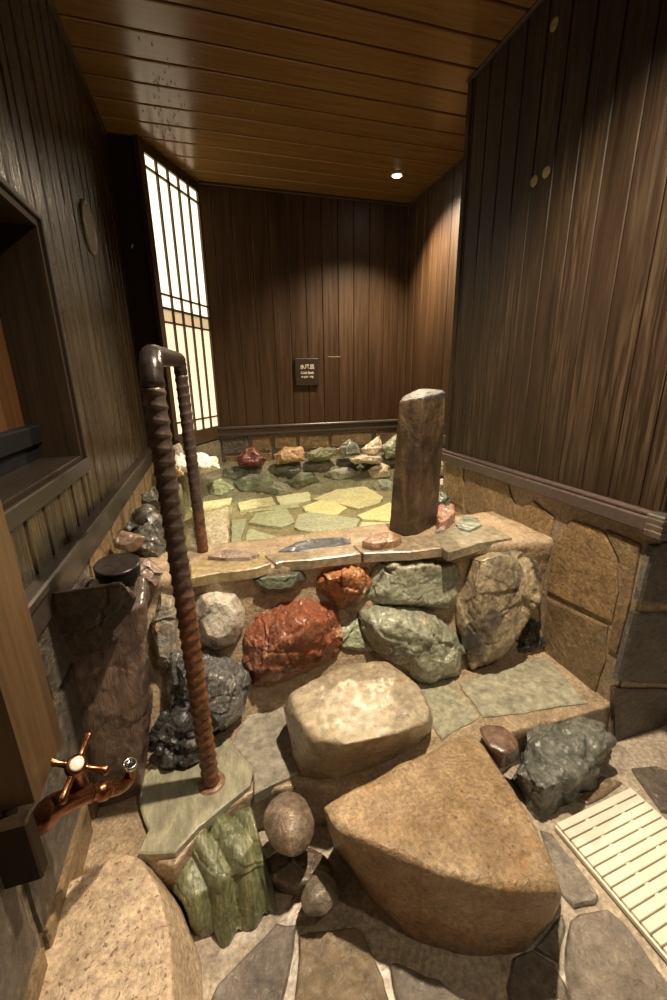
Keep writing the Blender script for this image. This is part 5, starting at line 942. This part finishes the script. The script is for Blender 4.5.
# ------------------------------------------------------------------ rough post
o = rock('rough_post', PTS['post'], 'post', smooth=2, amp=.0035, freq=8, crag=.3, voxel=.006)
tag(o, 'rough dark brown post with a speckled grey cut top standing on the pool ledge', 'post')

# ------------------------------------------------------------------ hand rail
hr = empty('handrail', (-.09, .86, TZ + .02)); tag(hr, 'rusty ribbed metal handrail bent over from the step into the pool', 'handrail')
def ribbed(pts, r, pitch, rib):
    """pts dense path"""
    bm = bmesh.new(); s = 0; rads = []
    for i, p in enumerate(pts):
        if i: s += (Vector(p) - Vector(pts[i - 1])).length
        def f(a, s=s):
            ph = ((s / pitch + .16 * math.sin(a * 1.0 + .6)) % 1.0)
            q = 1 - ph if ph > .35 else ph / .35 * .65
            return r + rib * (q ** 2.2)
        rads.append(f)
    sweep(bm, pts, rads, 24); return bm
def line(a, b, step=.0035):
    a = Vector(a); b = Vector(b); n = max(2, int((b - a).length / step))
    return [a.lerp(b, i / n) for i in range(n + 1)]
A0, A1 = (-.088, .862, .10), (-.099, .860, 1.135)
B1, B0 = (-.076, 1.385, 1.160), (-.070, 1.38, .53)
bm = ribbed(line(A0, A1, .002), .0195, .0268, .0085); fin(bm, 'upright', M['rust'], hr, smooth=True)
bm = ribbed(line(B1, B0, .0025), .018, .0268, .005); fin(bm, 'upright', M['rust'], hr, smooth=True)
arc = []
for k in range(11):
    a = PI / 2 * k / 10; arc.append(Vector((-.099, .860 + .06 * (1 - math.cos(a)), 1.135 + .06 * math.sin(a))))
arc2 = []
for k in range(11):
    a = PI / 2 * k / 10; arc2.append(Vector((-.076, 1.385 - .045 * (1 - math.sin(a)), 1.160 + .045 * math.cos(a))))
path = arc + line(arc[-1], arc2[0], .01)[1:-1] + arc2
bm = bmesh.new()
sweep(bm, path, [.0212 - .0025 * i / (len(path) - 1) + .0008 * math.sin(i * 1.9) for i in range(len(path))], 22)
fin(bm, 'crossbar', M['rail_grey'], hr, smooth=True)
bm = bmesh.new(); lathe(bm, [(.036, -.002), (.034, .004), (.027, .008)], (-.0875, .862, TZ + .021), seg=26)
fin(bm, 'rust_ring', M['orange'], hr, smooth=True)

# ------------------------------------------------------------------ trough with plate and lid on the left
tp = [tuple(p) for p in PTS['trough']]
tb = empty('stone_trough', (-.29, .95, .1)); tag(tb, 'tall dark brown fossil-like stone column leaning by the left wall behind the tap', 'stone column')
low = [(-.268, .90, .12), (-.285, .88, .03), (-.335, .86, -.03), (-.375, .88, .02)]
pts = low + [(-.236, .97, .268), (-.214, .98, .513), (-.200, .985, .62), (-.362, .93, .35), (-.374, .95, .60), (-.365, .93, .10), (-.202, 1.06, .665), (-.32, 1.06, .675), (-.38, 1.10, .665), (-.22, 1.10, .6), (-.27, 1.10, .08), (-.37, 1.1, .08)]
o = rock('column', pts, 'fossil', tb, smooth=3, amp=.008, freq=7)
pl = [Vector(p) for p in PTS['plate']]
pts = [(p.x, p.y - .02 + .05 * ((.735 - p.z) < .08), p.z) for p in pl]
o = rock('dark_plate', [tuple(p + Vector((0, -.012 - .30 * (p.z - .60), 0))) for p in pl], 'plate', tb, smooth=2, amp=.003, freq=8)
o['label'] = 'flat dark brown slab on the upper front'
ld = empty('round_lid', (-.262, 1.02, .70)); tag(ld, 'round black lid lying on top of the brown stone column', 'lid')
bm = bmesh.new(); lathe(bm, [(.040, -.03), (.046, -.012), (.0505, 0), (.0505, .018), (.048, .022), (.043, .022), (.041, .017), (.0, .015)], (-.255, 1.03, .70), Vector((.05, -.12, 1)), 40)
fin(bm, 'disc', M['black_plastic'], ld, smooth=False)
bm = bmesh.new(); lathe(bm, [(.0512, .016), (.0515, .020), (.0485, .0235), (.0465, .0222)], (-.255, 1.03, .70), Vector((.05, -.12, 1)), 40)
fin(bm, 'rim', M['rail_grey'], ld, smooth=True)

# ------------------------------------------------------------------ tap
fp = [Vector(p) for p in PTS['faucet']]
fa = empty('water_tap', tuple(fp[0])); tag(fa, 'copper cross-handled water tap on the left wall beside the pale granite boulder', 'tap')
def smooth_path(pts, n=8):
    out = []
    P = [pts[0]] + pts + [pts[-1]]
    for i in range(1, len(P) - 2):
        for k in range(n):
            tt = k / n; p0, p1, p2, p3 = P[i - 1:i + 3]
            out.append(.5 * ((2 * p1) + (p2 - p0) * tt + (2 * p0 - 5 * p1 + 4 * p2 - p3) * tt ** 2 + (3 * p1 - p0 - 3 * p2 + p3) * tt ** 3))
    out.append(pts[-1]); return out
base = fp[0]
bp_ = smooth_path([Vector((LX - .01, base.y - .01, base.z - .01)), base, fp[1], fp[2]])
bm = bmesh.new()
nb = len(bp_); sweep(bm, bp_, [.016 + .006 * math.sin(PI * i / (nb - 1)) ** 2 for i in range(nb)], 20)
fin(bm, 'body', M['copper'], fa, smooth=True)
bm = bmesh.new(); lathe(bm, [(.030, 0), (.030, .004), (.022, .010), (.018, .011)], (LX, base.y - .006, base.z - .006), Vector((1, 0, 0)), 28)
fin(bm, 'wall_flange', M['copper'], fa, smooth=True)
spath = smooth_path([fp[2], fp[3], fp[4], fp[5] + Vector((0, -.012, .0)), fp[5] + Vector((.006, -.012, .03))])
bm = bmesh.new(); ns = len(spath)
sweep(bm, spath, [.0135 + (.004 if 4 < i < 9 else 0) - .0025 * i / ns for i in range(ns)], 18)
sp_o = fin(bm, 'spout', M['copper'], fa, smooth=True)
e = spath[-1]; ax = (spath[-1] - spath[-3]).normalized()
bm = bmesh.new(); lathe(bm, [(.0125, -.004), (.0135, .0), (.0135, .008), (.010, .0085), (.0095, .006)], e, ax, 24)
ae = fin(bm, 'aerator', M['chrome'], sp_o, smooth=True)
ae['label'] = 'silvery perforated nozzle'
bm = bmesh.new()
s_ = ax.orthogonal().normalized(); u_ = ax.cross(s_)
for k in range(8):
    a = 2 * PI * k / 8
    lathe(bm, [(.0018, .0058), (.0018, .0066)], e + s_ * math.cos(a) * .0066 + u_ * math.sin(a) * .0066, ax, 8)
lathe(bm, [(.003, .0058), (.003, .0067)], e, ax, 10)
fin(bm, 'spray_holes', M['black_plastic'], sp_o)
# cross handle
hc = fp[6].copy(); stem0 = fp[7] + Vector((-.005, -.01, .0))
axh = (hc - stem0).normalized()
axh = (axh + Vector((.35, -.35, .25))).normalized()
bm = bmesh.new(); sweep(bm, smooth_path([stem0, stem0.lerp(hc, .5), hc]), [.014 - .003 * (i / 16) for i in range(17)], 18)
fin(bm, 'stem', M['copper'], fa, smooth=True)
hd = bmesh.new()
lathe(hd, [(.012, -.014), (.016, -.008), (.017, .004), (.014, .010), (.011, .011)], hc, axh, 24)
s_ = axh.orthogonal().normalized(); u_ = axh.cross(s_)
for k in range(4):
    a = .55 + PI / 2 * k; dr = s_ * math.cos(a) + u_ * math.sin(a)
    sweep(hd, [hc + dr * x for x in (.010, .018, .028, .038, .045, .050, .053)], [.0075, .0055, .0052, .0065, .0082, .0075, .0035], 14)
ho = fin(hd, 'handle', M['copper'], fa, smooth=True)
bm = bmesh.new(); lathe(bm, [(.0105, .010), (.0105, .0125), (.008, .0138), (.0, .0142)], hc, axh, 24)
bo = fin(bm, 'button', M['porcelain'], ho, smooth=True); bo['label'] = 'white round button'

# ------------------------------------------------------------------ duckboard
dk = empty('duckboard', (.9, .3, .0)); tag(dk, 'cream slatted plastic duckboard on the floor at lower right', 'duckboard')
X0, X1, YT = .762, 1.05, .600
bm = bmesh.new(); y = YT; k = 0
pitch = .0218
while y > -.15:
    box(bm, (X0 + .006, y - .0186, .006), (X1 - .006, y, .022), .0012)
    y -= pitch; k += 1
yb = y + .004
fin(bm, 'slats', M['cream'], dk)
bm = bmesh.new()
for x in (X0, X1 - .006): box(bm, (x, yb, .004), (x + .006, YT, .0150), .001)
for x in (X0 + .085, X0 + .19): box(bm, (x, yb, .004), (x + .012, YT - .002, .0185))
fin(bm, 'side_rails', M['cream'], dk)
dk.location = (.762, .592, 0); dk.rotation_euler = (0, 0, math.radians(3.6))
for ch in dk.children: ch.matrix_parent_inverse = Matrix.Translation((-.762, -.60, 0))

# ------------------------------------------------------------------ light
def spot(name, loc, to, power, cone, blend=.6, rad=.03, col=(1, .78, .5)):
    l = bpy.data.lights.new(name, 'SPOT'); l.energy = power; l.spot_size = math.radians(cone); l.spot_blend = blend; l.shadow_soft_size = rad; l.color = col
    o = bpy.data.objects.new(name, l); COL.objects.link(o); o.location = loc
    o.rotation_euler = (Vector(to) - Vector(loc)).to_track_quat('-Z', 'Y').to_euler()
    return o
WARM = (1, .84, .62)
spot('downlight_step', (.60, .79, 2.27), (.5, .85, 0), 250, 122, .85, .03, WARM)
spot('downlight_pool', (L0[0], L0[1], 2.275), (L0[0] - .30, L0[1] - .70, 0), 210, 128, .8, .03, (1, .80, .55))
spot('accent_corner', (.45, 1.15, 2.25), (.0, 2.5, .52), 270, 15, .5, .02, (1, .88, .68))
spot('fill_entry', (.95, -.25, 2.27), (.95, .1, 0), 26, 120, .8, .03, WARM)  # added fill light: glitter for the pavers, lift for the front stones
w = bpy.data.worlds.new('World'); S.world = w; w.use_nodes = True
w.node_tree.nodes['Background'].inputs[0].default_value = (1, .74, .46, 1)
w.node_tree.nodes['Background'].inputs[1].default_value = .05

# ------------------------------------------------------------------ camera
R = ((0.959040, -0.094348, 0.267096), (-0.282922, -0.272295, 0.919680), (-0.014041, -0.957577, -0.287835))
cd = bpy.data.cameras.new('camera'); cam = bpy.data.objects.new('camera', cd); COL.objects.link(cam)
cd.sensor_fit = 'VERTICAL'; cd.sensor_height = 36; cd.lens = 410 / 1000 * 36; cd.clip_start = .01
# columns: image right, image up, backwards
cam.matrix_world = Matrix(((R[0][0], -R[0][1], -R[0][2], 0), (R[1][0], -R[1][1], -R[1][2], 0), (R[2][0], -R[2][1], -R[2][2], 1.15), (0, 0, 0, 1)))
S.camera = cam
S.view_settings.view_transform = 'Standard'; S.view_settings.look = 'None'
S.view_settings.gamma = 1; S.view_settings.use_curve_mapping = False; S.view_settings.exposure = 0.0
